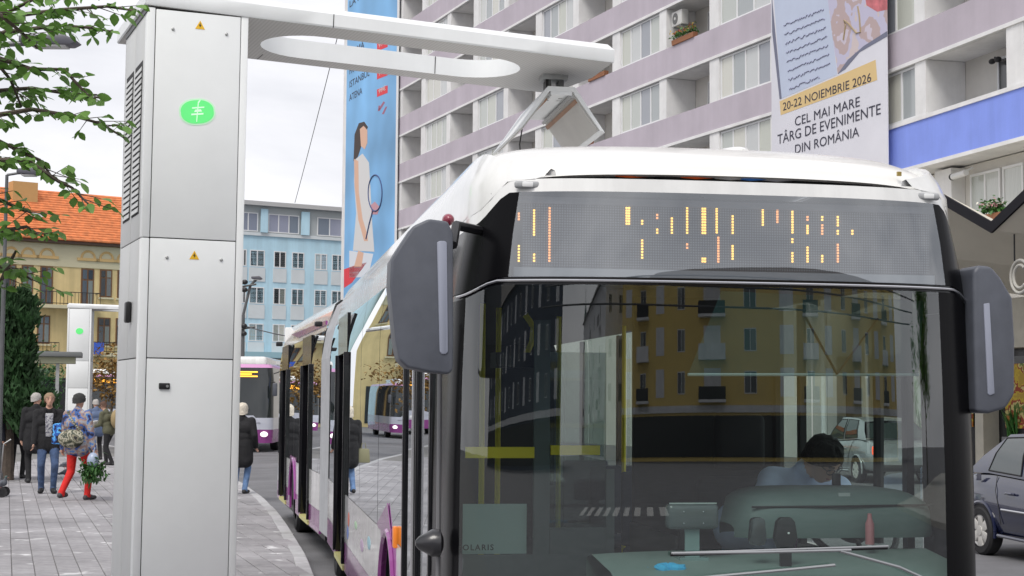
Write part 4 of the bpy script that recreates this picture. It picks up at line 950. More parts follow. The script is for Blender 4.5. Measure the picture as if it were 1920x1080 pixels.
# walker with red trousers (walks away to the right)
q = foot(142, 938); rw = person('walker in red trousers, dark knit hat and patterned blue jacket seen from behind', fz(q), R(158), 1.76, wild, redtr, shoes=mat('trainer_dark', (.05, .045, .05), .6), hat=mat('knit_dark', (.05, .052, .05), .95, var=.3, vscale=60, bump=.8, bscale=120),
           feet=((-.12, -.14), (.09, .26)), lift=(0, .05), hands=((-.30, -.04, .86), (.30, .0, .80)), bulk=1.2, coatlen=.06, face=False)
sole = mat('sole_lime', (.62, .7, .25), .6)
bagm = MB(); T = Matrix.Translation(rw.location) @ Matrix.Rotation(R(158), 4, 'Z')
bag = MB().ell((0, .17, 1.02), (.25, .11, .16), 20, 12).build('shoulder_bag', camo, None, smooth=True); bag.matrix_world = T; tag(bag, 'camouflage pattern bag slung on the back of the red trousered walker', 'bag')
st_ = MB().tube([(-.2, .13, 1.1), (-.05, .19, 1.3), (.12, .12, 1.46), (.16, -.02, 1.47)], .018, 6).build('strap', camo, bag)
bb = link('gift_bag', None); tag(bb, 'blue and black shopping bag on the left arm of the red trousered walker', 'bag'); bb.matrix_world = T
MB().prism([(.24, .92), (.46, .92), (.44, 1.26), (.27, 1.28)], -.08, .1, 'y').build('bag_body', patch('blue_bag', [(.01, .01, .02), (.02, .1, .4), (.1, .4, .8), (.03, .03, .05), (.05, .2, .5), (.01, .01, .02)], 6), bb, bevel=.03)
MB().tube([(.30, 0, 1.27), (.34, 0, 1.36), (.40, 0, 1.26)], .008, 6).build('bag_handle', dark, bb)
# plants in a bag hanging from the right hand
def leaf_mesh(name, m, L_=1.0, W_=.5, fold=.12):
    pts = [(0, 0), (.25, .38), (.5, .5), (.78, .32), (1, 0)]; mb = MB(); ce = [Vector((x * L_, 0, -.10 * x * x * L_)) for x, _ in pts]
    for sg in (-1, 1): mb.grid([ce, [Vector((x * L_, sg * y * W_, fold * y * L_ - .10 * x * x * L_)) for x, y in pts]], flip=sg < 0)
    return mb.mesh(name, m, smooth=True, angle=80, fixn=False)
leafm = mat('leaf_green', (.14, .26, .065), .5, var=.45, vscale=3, rand=.5, spec=.4)
_b = leafm.node_tree.nodes['Principled BSDF']; _t = leafm.node_tree                 # thin leaves let some light through
_tr = _t.nodes.new('ShaderNodeBsdfTranslucent'); _mx = _t.nodes.new('ShaderNodeMixShader'); _mx.inputs['Fac'].default_value = .35; _tr.inputs['Color'].default_value = (.14, .30, .05, 1)
_t.links.new(_b.outputs[0], _mx.inputs[1]); _t.links.new(_tr.outputs[0], _mx.inputs[2]); _t.links.new(_mx.outputs[0], _t.nodes['Material Output'].inputs['Surface'])
leafp = mat('leaf_plant', (.05, .16, .03), .5, var=.3, vscale=4, rand=.3)
def leaf_cloud(name, parent, m, pts, size, rng, up=.3, droop=0.0):
    """joined leaf-sized faces at the given points"""
    mb = MB()
    for p in pts:
        s_ = size * rng.uniform(.6, 1.35); E = Euler((rng.uniform(-.9, .9), rng.uniform(-.6, 1.0) + droop, rng.uniform(0, 6.28))).to_matrix()
        q = [Vector((0, 0, 0)), Vector((.35, .26, .05)), Vector((.7, .2, .0)), Vector((1, 0, -.12)), Vector((.7, -.2, .0)), Vector((.35, -.26, .05))]
        q = [Vector(p) + E @ (v * s_) for v in q]
        mb._a(q, [(0, 1, 2, 3), (0, 3, 4, 5)])
    return mb.build(name, m, parent, fixn=False)
pq = T @ Vector((-.36, .05, .52)); pb = thing('potted_greens', 'bunch of green leafy plants in a bag held by the red trousered walker', 'plant', pq, 0)
rg = random.Random(5); leaf_cloud('leaves', pb, leafp, [(rg.gauss(0, .09), rg.gauss(0, .09), rg.gauss(0, .08)) for _ in range(420)], .09, rg, droop=.4)
MB().ell((0, 0, .14), (.10, .09, .14), 14, 9).build('plastic_bag', mat('bag_pale', (.35, .42, .55), .3), pb, smooth=True); MB().tube([(0, 0, .25), (.03, 0, .36)], .012, 6).build('bag_neck', MATS['bag_pale'], pb)
# pair bending over behind
q = foot(203, 872); p2 = person('person with tan backpack and olive jacket stooping over hands', fz(q), R(250), 1.62, mat('olive_cloth', (.10, .10, .06), .85, var=.15, vscale=10), black_cloth, hair=mat('hair_auburn', (.09, .045, .03), .8), lean=R(14), headr=(R(22), 0, R(-8)), hands=((-.12, -.34, 1.08), (.12, -.36, 1.05)), elbow=(0, .3, -1), feet=((-.1, -.14), (.1, .18)), bulk=1.1, coatlen=.02)
T2 = Matrix.Translation(p2.location) @ Matrix.Rotation(R(250), 4, 'Z')
bp_ = MB().ell((0, .20, 1.16), (.17, .12, .24), 18, 12).build('backpack', mat('tan_canvas', (.33, .25, .13), .85, var=.15, vscale=12), None, smooth=True); bp_.matrix_world = T2; tag(bp_, 'tan canvas backpack on the stooping person in olive', 'backpack')
MB().ell((0, .31, 1.08), (.11, .05, .10), 14, 9).build('pocket', MATS['tan_canvas'], bp_, smooth=True)
pc = MB().prism([(-.12, .98), (.1, .96), (.14, 1.1), (-.1, 1.12)], -.46, -.38, 'y').build('paper_parcel', mat('parcel_white', (.65, .65, .63), .7), None, bevel=.02); pc.matrix_world = T2; tag(pc, 'white paper parcel in the hands of the stooping person', 'parcel')
q = foot(181, 862); person('grey haired person in slate blue jacket standing behind the stooping person', fz(q), R(215), 1.66, mat('slate_blue', (.10, .14, .24), .8, var=.15, vscale=10), black_cloth, hair=grey_hair, lean=R(12), headr=(R(10), 0, 0), bulk=1.15)
# woman beside the pillar
q = foot(451, 926); wq = person('white haired woman in black coat and light blue jeans walking by the kerb', fz(q), R(176), 1.62, black_cloth, ltjeans, hair=white_hair, hairk=dict(puff=1.18, length=.06, front=.0), feet=((-.07, -.04), (.09, .10)), lift=(0, .02), bulk=1.22, coatlen=.28, hands=((-.26, -.10, .92), (.26, -.04, .84)), face=False)
tb = MB().prism([(-.12, .0), (.12, .0), (.1, .26), (-.1, .26)], -.05, .05, 'y').build('handbag', mat('bag_khaki', (.25, .24, .14), .7), None, bevel=.02); tb.matrix_world = Matrix.Translation(wq.location) @ Matrix.Rotation(R(176), 4, 'Z') @ Matrix.Translation((.30, .02, .58)); tag(tb, 'khaki handbag carried by the white haired woman', 'handbag')
MB().tube([(-.05, 0, .25), (-.03, 0, .36), (.03, 0, .36), (.05, 0, .25)], .007, 6).build('handle', MATS['bag_khaki'], tb)
# ---- driver, seated, head bowed
shirt = mat('shirt_blue', (.60, .70, .95), .8, var=.1, vscale=5, bump=.35, bscale=9)
dr = thing('person', 'bus driver in light blue shirt and glasses bowing head over the steering wheel', 'person', (0, 0, 0)); dr.matrix_world = bmw
def ob(px, py, v): p = onbus(px, py, v); return Vector((p.x, v, p.z))
V = 1.62
neck = ob(1512, 878, V); hc = ob(1543, 862, V - .10)
shl, shr = ob(1448, 902, V + .05), ob(1570, 918, V + .12)
hip = Vector((.62, 1.82, .80))
pr = [(hip - Vector((.1, 0, 0)), hip + Vector((.1, 0, 0)), .15, .15, 0), (hip, Vector((.60, V + .1, 1.12)), .16, .165, 0), (Vector((.52, V + .06, 1.16)), Vector((.70, V + .08, 1.16)), .15, .15, 0), (shl, shr, .085, .085, 0), ((shl + shr) / 2 + Vector((-.02, .02, .02)), neck, .09, .062, 0), (neck, hc + Vector((-.01, .04, -.03)), .058, .055, 3)]
hl, hr = Vector((c.x, 1.0, 1.18)), Vector((.78, 1.03, 1.20))
hl = Vector((.36, 1.06, 1.24))
for sh, hd_, sx in ((shl, hl, -1), (shr, hr, 1)):
    el, wr = ik(sh, hd_, .29, .26, (sx * .6, .2, -1)); pr += [(sh, el, .075, .058, 0), (el, el + (wr - el) * .35, .056, .05, 0), (el, wr, .045, .034, 3)] + hand_prims(wr, wr - el, (0, 0, 1), 3, 1.0, .7)
for sx in (-1, 1):
    kn = hip + Vector((sx * .16, -.46, .02)); pr += [(hip + Vector((sx * .1, 0, 0)), kn, .10, .075, 1), (kn, Vector((kn.x, kn.y - .05, .42)), .072, .05, 1), (Vector((kn.x, kn.y - .03, .38)), Vector((kn.x, kn.y - .2, .365)), .045, .04, 2)]
Rh = (Matrix.Rotation(R(32), 3, 'Z') @ Matrix.Rotation(R(40), 3, 'X') @ Matrix.Rotation(R(-8), 3, 'Y'))
pr += head_parts(hc, Rh, 1.04)
link('body', body_mesh('body', pr, [shirt, navy_cloth, shoe_dark, mat('skin_fair', (.72, .45, .34), .5, var=.06, vscale=8)], .010), dr)
hair_cap('hair', dr, hc, Rh, mat('hair_black', (.012, .010, .009), .7, bump=.8, bscale=60), 1.09, front=.055, low=-.05, seed=4)
face_marks(dr, hc, Rh, 1.04, True)
# ------------------------------------------------------------------ apartment block on the right (two straight wings meeting behind the white banner)
lilac = mat('lilac_render', (.50, .45, .51), .85, var=.1, vscale=.5, bump=.15, bscale=20, streak=.06, sscale=.9)
bluer = mat('blue_render', (.24, .33, .84), .85, streak=.06, sscale=2, var=.08, vscale=.7, bump=.15, bscale=20)
whiter = mat('white_render', (.78, .78, .78), .75, var=.1, vscale=1.3, streak=.07, sscale=1.2)
beige = mat('beige_render', (.64, .62, .58), .85, var=.08, vscale=.8, bump=.1)
framew = mat('pvc_white', (.74, .75, .76), .45, var=.03)
def panemat(name, cols):
    m = bpy.data.materials.new(name); m.use_nodes = True; t = m.node_tree; b = t.nodes['Principled BSDF']; b.inputs['Roughness'].default_value = .08; b.inputs['Specular IOR Level'].default_value = .7
    o = t.nodes.new('ShaderNodeObjectInfo'); r = t.nodes.new('ShaderNodeValToRGB'); r.color_ramp.interpolation = 'CONSTANT'
    while len(r.color_ramp.elements) < len(cols): r.color_ramp.elements.new(.5)
    for i, c in enumerate(cols): r.color_ramp.elements[i].position = i / len(cols); r.color_ramp.elements[i].color = (*c, 1)
    t.links.new(o.outputs['Random'], r.inputs['Fac'])
    c = t.nodes.new('ShaderNodeTexCoord'); w_ = t.nodes.new('ShaderNodeTexWave'); w_.inputs['Scale'].default_value = 5; w_.inputs['Distortion'].default_value = 3; w_.inputs['Detail'].default_value = 2; t.links.new(c.outputs['Object'], w_.inputs['Vector'])
    mr = t.nodes.new('ShaderNodeMapRange'); mr.inputs['To Min'].default_value = .82; mr.inputs['To Max'].default_value = 1.06; t.links.new(w_.outputs['Fac'], mr.inputs['Value'])
    h = t.nodes.new('ShaderNodeHueSaturation'); t.links.new(r.outputs['Color'], h.inputs['Color']); t.links.new(mr.outputs['Result'], h.inputs['Value']); t.links.new(h.outputs['Color'], b.inputs['Base Color'])
    MATS[name] = m; return m
curt = panemat('curtained_pane', [(.50, .53, .50), (.58, .60, .58), (.38, .41, .42), (.54, .56, .50), (.32, .34, .38), (.62, .62, .56), (.56, .58, .58)])
darkp = panemat('dark_pane', [(.05, .055, .06), (.10, .11, .12), (.16, .17, .17), (.04, .045, .05), (.22, .24, .22)])
B0 = Vector((10.2, 51.5, 0))
ZL = 11.72; ST = 2.75; WH, BH = 1.60, 1.15      # lowest lilac band bottom, storey pitch, window zone, band
def window_unit(parent, x0, x1, z0, z1, y, n, pm_, nm='window'):
    """frame with n panes; panes are sub-parts"""
    w_, h_ = x1 - x0, z1 - z0; key = ('win', round(w_, 2), round(h_, 2), n)
    if key not in CACHE:
        mb = MB(); f = .07
        mb.box(0, w_, 0, .07, 0, f); mb.box(0, w_, 0, .07, h_ - f, h_); mb.box(0, f, .001, .069, f, h_ - f); mb.box(w_ - f, w_, .001, .069, f, h_ - f)
        for i in range(1, n): mb.box(w_ * i / n - f * .55, w_ * i / n + f * .55, .002, .068, f, h_ - f)
        fm = mb.mesh('window_frame', framew)
        pmz = MB().box(0, w_ / n - f * 1.1, 0, .02, 0, h_ - 2 * f).mesh('pane', pm_)
        CACHE[key] = (fm, {})
    fm, pd = CACHE[key]
    if pm_.name not in pd: pd[pm_.name] = MB().box(0, w_ / n - .07 * 1.1, 0, .02, 0, h_ - .14).mesh('pane', pm_)
    o = link(nm, fm, parent, (x0, y, z0))
    for i in range(n): link('pane', pd[pm_.name], o, (w_ * i / n + .07 * .55, .03, .07))
    return o
CACHE = {}
def wing(name, label, rz, xa, xb, wins, logs, piers, floors, bluefloor, deep=11):
    t = thing(name, label, 'apartment block', B0, rz)
    ztop = ZL + ST * floors
    bx('core_wall', beige, t, xa, xb, 1.30, deep, 0, ztop + .6)
    for k in range(-1, floors + 1):
        zb = ZL + k * ST
        if k == -1:
            if bluefloor: z0, z1, m = 8.62, 10.0, bluer
            else: z0, z1, m = 8.97, 10.12, lilac
        else: z0, z1, m = zb, zb + BH, lilac
        bx('parapet_band', m, t, xa, xb, -.02, .14, z0 + .11, z1)
        bx('slab_edge', whiter, t, xa, xb, -.05, .10, z0, z0 + .108)
        if k == -1: bx('sill_course', whiter, t, xa, xb, -.06, .16, z1 + .002, z1 + .12)
        bx('balcony_slab', whiter, t, xa, xb, .145, 1.295, z0 + .01, z0 + .2)
        if k == floors: continue
        w0, w1 = z1 + (.122 if k == -1 else .002), (zb + ST)         # window zone
        for (a, b) in piers: bx('pier', whiter, t, a, b, .0, 1.29, w0, w1 - .002)
        for i, (a, b) in enumerate(wins):
            if b - a < .3: continue
            window_unit(t, a + .02, b - .02, w0 + .02, w1 - .02, .07, max(2, round((b - a) / .9)) if (i + k) % 3 else 3, curt)
        for i, (a, b) in enumerate(logs):
            if b - a < .5: continue
            # rear wall openings of the recessed balcony
            window_unit(t, b - 1.55, b - .1, w0 - .1, w1 - .25, 1.22, 2, darkp); window_unit(t, b - 2.35, b - 1.62, w0 - .9, w1 - .25, 1.22, 1, darkp if (i + k) % 2 else curt, 'balcony_door')
    bx('roof_cornice', whiter, t, xa, xb, -.25, deep, ztop + BH + .02, ztop + BH + .3)
    return t
# left wing : local x runs towards the camera, 0 at the junction
RL, RR = R(-68.03), R(-74.4)
per = 8.35
wins, logs, piers = [], [], []
for k in range(-5, 1):
    o = k * per
    piers += [(-7.8 + o, -7.1 + o), (-3.5 + o, -2.9 + o)]; wins.append((-7.1 + o, -3.5 + o)); logs.append((-2.9 + o, min(.55 + o, -.01)))
XE = -46.0
clip = lambda L_: [(max(a, XE), b) for a, b in L_ if b > XE + .4]
LW = wing('apartment_block', 'long lilac and white apartment block with recessed balconies, between the two banners', RL, XE, 0, clip(wins), clip(logs), clip(piers), 6, False)
bx('end_wall', whiter, LW, -57.2, XE - .01, -.02, 11, 0, 31)
bx('lower_wall', beige, LW, -57, 0, .3, 1.28, 0, 8.6)
RW = wing('apartment_block', 'near apartment block wing with bright blue parapet above the cafe canopy', RR, 0, 24, [(2.0, 5.6), (11.1, 14.7), (19.3, 23)], [(6.2, 10.3), (15.4, 18.7)], [(.0, 2.0), (5.6, 6.2), (10.3, 11.1), (14.7, 15.4), (18.7, 19.3), (23, 24)], 5, True)
# floor below the blue band, set back
bx('recess_wall', beige, RW, 0, 24, 1.0, 1.28, 3.6, 8.6)
for (a, b) in ((3.6, 5.5), (7.0, 8.5), (8.62, 9.6), (9.7, 10.6), (11.6, 13.6), (16, 19)):
    window_unit(RW, a, b, 6.3, 8.3, .9, 2 if b - a > 1.2 else 1, curt if a != 9.7 else darkp)
bx('pier', whiter, RW, 5.7, 6.6, .55, .99, 3.6, 8.55)
shopd = mat('shop_dark', (.02, .021, .023), .25)
bx('shop_front', shopd, RW, 0, 24, .6, .95, 0, 3.6); bx('shop_fascia', mat('cream_wall', (.55, .52, .44), .8, var=.1), RW, 0, 24, .1, .59, 3.3, 4.6)
for a in (2, 5.2, 8.4, 11.6, 14.8): bx('shop_post', MATS['cream_wall'], RW, a, a + .4, .1, .58, 0, 3.29)
bx('shop_window', mat('shop_glass', (.03, .035, .035), .05), RW, 9, 11.4, .55, .59, .5, 3.1)
for k, (a, b, c) in enumerate(((6.0, 7.6, (.5, .18, .03)), (9.2, 10.6, (.45, .3, .05)), (12.4, 13.6, (.35, .1, .05)))): bx('poster', patch('poster_%d' % k, [c, (.55, .4, .05), (.3, .06, .03), (.6, .5, .2), (.15, .2, .05), (.5, .2, .05)], 3), RW, a, b, .52, .548, 1.2, 2.9)
# ---- things on the facade
def wl(M_, x, y, z): return (Matrix.Translation(B0) @ Matrix.Rotation(M_, 4, 'Z')) @ Vector((x, y, z))
def ac_unit(loc, rz, label):
    t = thing('air_conditioner', label, 'air conditioner', loc, rz)
    bx('casing', mat('ac_casing', (.62, .62, .6), .5, var=.08), t, -.42, .42, 0, .3, 0, .58, bevel=.02)
    MB().lathe([(.22, 0), (.22, .012), (.17, .012)], 24, M=Matrix.Translation((-.1, -.001, .29)) @ Matrix.Rotation(R(90), 4, 'X')).build('grille', mat('ac_grille', (.12, .12, .12), .5), t)
    MB().lathe([(.06, .0125), (.06, .02), (0, .024)], 14, M=Matrix.Translation((-.1, -.001, .29)) @ Matrix.Rotation(R(90), 4, 'X')).build('fan_hub', MATS['ac_casing'], t)
    for x in (-.3, .3): bx('bracket', galv, t, x - .02, x + .02, .02, .4, -.05, -.001)
    return t
ac_unit(wl(RL, -10.7, .15, 17.2 - .75), RL, 'white air conditioner unit hanging in the balcony above a row of flowers')
def drying(loc, rz):
    t = thing('wall_lamp', 'small dark double spotlight under the balcony ceiling above the blue parapet', 'lamp', loc, rz)
    for dx in (-.14, .14): MB().ell((dx, 0, -.1), (.13, .09, .08), 12, 8).build('lamp_head', dark, t, smooth=True)
    MB().tube([(0, 0, -.1), (0, 0, .0)], .03, 6).build('stem', dark, t)
drying(wl(RR, 8.2, 1.0, 11.45), RR)
sc = thing('security_camera', 'white tube security camera below the blue parapet', 'camera', wl(RR, 7.2, .45, 8.25), RR)
MB().tube([(-.35, 0, 0), (.35, 0, .03)], .09, 12).build('camera_body', framew, sc, smooth=True); MB().tube([(-.42, 0, -.005), (-.351, 0, 0)], .095, 12).build('hood', dark, sc); MB().tube([(.2, 0, .05), (.2, .3, .2)], .03, 6).build('bracket', framew, sc)
def flower_box(loc, rz, label, cols, w_=.9, seed=1, n=160):
    t = thing('flower_box', label, 'flower box', loc, rz); r_ = random.Random(seed)
    MB().prism([(-w_ / 2, 0), (w_ / 2, 0), (w_ / 2 + .04, .2), (-w_ / 2 - .04, .2)], 0, .2, 'y').build('planter', mat('planter_terracotta', (.28, .12, .06), .8), t)
    leaf_cloud('leaves', t, leafp, [(r_.uniform(-w_ / 2, w_ / 2), .1 + r_.gauss(0, .08), .28 + abs(r_.gauss(0, .12))) for _ in range(n)], .13, r_)
    for i, c in enumerate(cols): leaf_cloud('flowers', t, mat('petal_%d%d' % (seed, i), c, .6), [(r_.uniform(-w_ / 2, w_ / 2), .05 + r_.gauss(0, .08), .38 + abs(r_.gauss(0, .1))) for _ in range(40)], .09, r_)
flower_box(wl(RL, -9.8, -.08, 15.62), RL, 'yellow and red flowers on the parapet under the air conditioner', [(.7, .5, .08), (.6, .12, .06)], 1.7, 2)
flower_box(wl(RL, -17.6, -.08, 15.62), RL, 'orange flowers on a balcony parapet beside the end of the ring arm', [(.6, .18, .04)], 1.6, 3, 60)
p = hit(1855, 390, wl(RR, 0, -.3, 0), Matrix.Rotation(RR, 3, 'Z') @ Vector((0, 1, 0)))
flower_box((p.x, p.y, p.z - .35), RR, 'bushy window plant with pale flowers above the zigzag canopy', [(.7, .68, .6), (.6, .25, .3)], .9, 4, 260)
p = hit(1098, 275, wl(RL, 0, -.05, 0), Matrix.Rotation(RL, 3, 'Z') @ Vector((0, 1, 0)))
flower_box((p.x, p.y, 12.87), RL, 'brown dried plant in a pot on a balcony parapet behind the contact hood', [(.25, .1, .04)], .8, 5, 30)
# clothes dryer / box seen behind the post
p = wl(RL, -21.0, -.4, 16.5); t = thing('air_conditioner', 'pair of pale boxes on a pole rack outside a balcony behind the hanger post', 'air conditioner', p, RL)
bx('casing', MATS['ac_casing'], t, -.1, .8, 0, .3, 0, .55, bevel=.02); bx('casing', MATS['ac_casing'], t, 1.0, 1.9, .1, .4, .15, .75, bevel=.02); MB().tube([(-1.6, -.3, .35), (2.1, .2, -.05)], .05, 8).build('rack_bar', galv, t)

# ---- zigzag cafe canopy in front of the near wing
cy = mat('canopy_black', (.012, .012, .016), .6, spec=.15); cu_ = mat('canopy_soffit', (.72, .68, .58), .85, var=.08, vscale=.8)
cn = thing('folded_canopy', 'zigzag folded plate canopy with black fascia and cream underside', 'canopy', B0, RR)
n_ = Matrix.Rotation(RR, 3, 'Z') @ Vector((0, 1, 0))
def oncan(px, py): return (Matrix.Rotation(-RR, 3, 'Z') @ (hit(px, py, wl(RR, 0, -4.0, 0), n_) - B0))
vA = oncan(1862, 437); z_lo = vA.z; xs = [vA.x + 2.45 * i for i in range(-6, 5)]; zz = [z_lo + (1.05 if i % 2 else 0) for i in range(-6, 5)]
for i in range(len(xs) - 1):
    a, b = (xs[i], zz[i]), (xs[i + 1], zz[i + 1])
    MB().prism([a, b, (b[0], b[1] + .25), (a[0], a[1] + .25)], -4.06, -4.0, 'y').build('fascia', cy, cn)
    mb = MB(); q = [(xs[i], -3.998, zz[i] + .06), (xs[i + 1], -3.998, zz[i + 1] + .06), (xs[i + 1], .12, 4.6 + (zz[i + 1] - z_lo) * .35), (xs[i], .12, 4.6 + (zz[i] - z_lo) * .35)]
    mb.poly([Vector(v) for v in q]); mb.poly([Vector(v) + Vector((0, 0, .18)) for v in q[::-1]]); mb.build('roof_plate', cu_, cn, fixn=False)
for i in (1, 4): MB().tube([(xs[i * 2], -3.2, 0), (xs[i * 2], -3.2, zz[i * 2] + .1)], .09, 10).build('column', framew, cn)
# cafe sign letters
ltr = mat('letter_white', (.45, .44, .40), .4)
p = oncan(1878, 548); t = thing('cafe_sign', 'large pale outline letters C A hung below the canopy', 'sign', wl(RR, p.x + .1, -3.6, p.z), RR)
def ring_letter(nm, pts): MB().tube(pts, .035, 8).build(nm, ltr, t, smooth=True)
ring_letter('letter_c', [(.35 * math.cos(a), 0, .35 + .36 * math.sin(a)) for a in [R(45 + 270 * i / 18) for i in range(19)]]); ring_letter('letter_c', [(.24 * math.cos(a), 0, .35 + .25 * math.sin(a)) for a in [R(45 + 270 * i / 18) for i in range(19)]])
ring_letter('letter_a', [(.55, 0, -.02), (.85, 0, .74), (1.15, 0, -.02)]); ring_letter('letter_a', [(.66, 0, .24), (1.04, 0, .24)])
MB().tube([(-.2, 0, .70), (-.2, 0, 1.3)], .02, 6).build('hanger', dark, t); MB().tube([(.85, 0, .74), (.85, 0, 1.3)], .02, 6).build('hanger', dark, t)
# slanted white parasol poles, closed parasols, planters, chairs on the terrace
def closed_parasol(loc, label, tilt=0, h=2.7):
    t = thing('closed_parasol', label, 'parasol', loc, 0); t.rotation_euler = (0, tilt, 0)
    MB().tube([(0, 0, 0), (0, 0, h)], .035, 10).build('pole', framew, t)
    mb = MB(); n = 22; P = []
    for i in range(13):
        f = i / 12; r_ = .06 + .17 * math.sin(math.pi * min(1, f * 1.05)) ** .8; P.append([Vector(((r_ * (1 + .22 * math.sin(j * 2 * math.pi / n * 7 + f * 3))) * math.cos(j * 2 * math.pi / n), (r_ * (1 + .22 * math.sin(j * 2 * math.pi / n * 7 + f * 3))) * math.sin(j * 2 * math.pi / n), 1.0 + f * (h - 1.0))) for j in range(n + 1)])
    mb.grid(P).build('folded_canopy', mat('parasol_cloth', (.58, .6, .54), .85, var=.1, vscale=5), t, smooth=True)
    MB().lathe([(.30, 0), (.30, .06), (.06, .1)], 20).build('base', galv, t)
q = gnd(1712, 880, .12); closed_parasol((q.x, q.y, .12), 'closed pale parasol seen through the driver side window')
for k, (px, py, tl, lb) in enumerate(((1846, 868, -4, 'closed pale parasol with slanted pole behind the dark blue car'), (1899, 868, -4, 'closed pale parasol with slanted pole by the cafe posters'))):
    q = gnd(px, py, .12); closed_parasol((q.x, q.y, .12), lb, R(tl), 4.2)
def planter(loc, label, seed):
    t = thing('tall_planter', label, 'planter', loc, RR); r_ = random.Random(seed)
    MB().prism([(-.22, 0), (.22, 0), (.28, .85), (-.28, .85)], -.25, .25, 'y').build('pot', mat('planter_grey', (.20, .20, .21), .7), t, bevel=.02); bx('soil', rubber, t, -.24, .24, -.22, .22, .78, .86)
    mb = MB()
    for i in range(60):
        a = r_.uniform(0, 6.28); l_ = r_.uniform(.5, 1.0); tl = r_.uniform(.1, .5); d = Vector((math.cos(a) * tl, math.sin(a) * tl, 1)); s_ = Vector((-math.sin(a), math.cos(a), 0)) * .02; b = Vector((r_.uniform(-.15, .15), r_.uniform(-.15, .15), .85))
        mb.grid([[b - s_, b + s_], [b + d * l_ * .5 - s_ * 1.3, b + d * l_ * .5 + s_ * 1.3], [b + d * l_ + Vector((d.x, d.y, -.3)) * .2 - s_ * .1, b + d * l_ + Vector((d.x, d.y, -.3)) * .2 + s_ * .1]])
    mb.build('grass_leaves', leafp, t, fixn=False)
q = gnd(1740, 890, .12); planter((q.x, q.y, .12), 'grey planter with spiky green leaves beside the closed parasol', 2)
q = gnd(1905, 880, .12); planter((q.x, q.y, .12), 'grey planter with spiky green leaves behind the dark blue car', 3)

# ---- banners
def art(parent, o, ex, ez, en, pts, m, nm, off):
    """flat print on the banner sheet; pts are photograph pixels traced onto the sheet"""
    P = [hit(px, py, o, en) for px, py in pts]; L_ = [((p - o).dot(ex), (p - o).dot(ez)) for p in P]
    return MB().prism(L_, -off, -off + .002, 'y').build(nm, m, parent)
def banner(name, label, pl, pr_, z0, z1, m):
    pl, pr_ = Vector(pl), Vector(pr_); d = (pr_ - pl); d.z = 0; w_ = d.length; ex = d.normalized(); ez = Vector((0, 0, 1)); en = ez.cross(ex)
    o = Vector((pl.x, pl.y, z0)); t = thing(name, label, 'banner', o, math.atan2(ex.y, ex.x))
    P = [[Vector((w_ * i / 24, .03 * math.sin(i * .9) * (j % 12) / 12 * 0 + .012 * math.sin(i * .8 + j * .3), (z1 - z0) * j / 20)) for i in range(25)] for j in range(21)]
    bx('sheet', m, t, 0, w_, 0, .03, 0, z1 - z0)
    return t, o, ex, ez, en, w_
bw = mat('banner_white', (.68, .68, .74), .7, var=.06, vscale=.5)
pl, pr_ = at(1447, 300, 53.6), at(1665, 300, 47.05)
WB, o, ex, ez, en, w_ = banner('event_banner', 'large white event banner with dates and dark lettering over the block', pl, pr_, 8.7, 21, bw)
off_ = .010
art(WB, o, ex, ez, en, [(1447, -60), (1545, -60), (1570, 140), (1465, 185)], mat('print_letter', (.50, .56, .70), .7, var=.05, vscale=1), 'letter_sheet', .004)
art(WB, o, ex, ez, en, [(1447, -20), (1449, 10), (1466, 185), (1462, 186), (1448, 60)], mat('print_shadow', (.16, .17, .24), .7), 'sheet_shadow', .007)
art(WB, o, ex, ez, en, [(1545, -60), (1664, -60), (1664, 58), (1620, 88), (1585, 128), (1571, 138), (1560, 60)], patch('print_fabric', [(.50, .42, .48), (.56, .50, .58), (.46, .36, .36), (.50, .48, .62), (.58, .5, .5), (.40, .34, .44)], .7), 'fabric_print', .004)
art(WB, o, ex, ez, en, [(1664, 58), (1664, 68), (1612, 98), (1585, 130), (1571, 139), (1590, 112), (1620, 86)], MATS['print_shadow'], 'fabric_shadow', .007)
art(WB, o, ex, ez, en, [(1618, -30), (1664, -40), (1664, 18), (1645, 22), (1625, 10)], mat('print_red', (.55, .16, .18), .7, var=.4, vscale=3), 'flower_print', .007)
art(WB, o, ex, ez, en, [(1462, 190), (1642, 112), (1645, 150), (1464, 216)], mat('print_amber', (.68, .50, .24), .7), 'date_strip', .005)
ink = mat('print_ink', (.035, .035, .06), .7); ink2 = mat('print_ink_soft', (.26, .27, .38), .7)
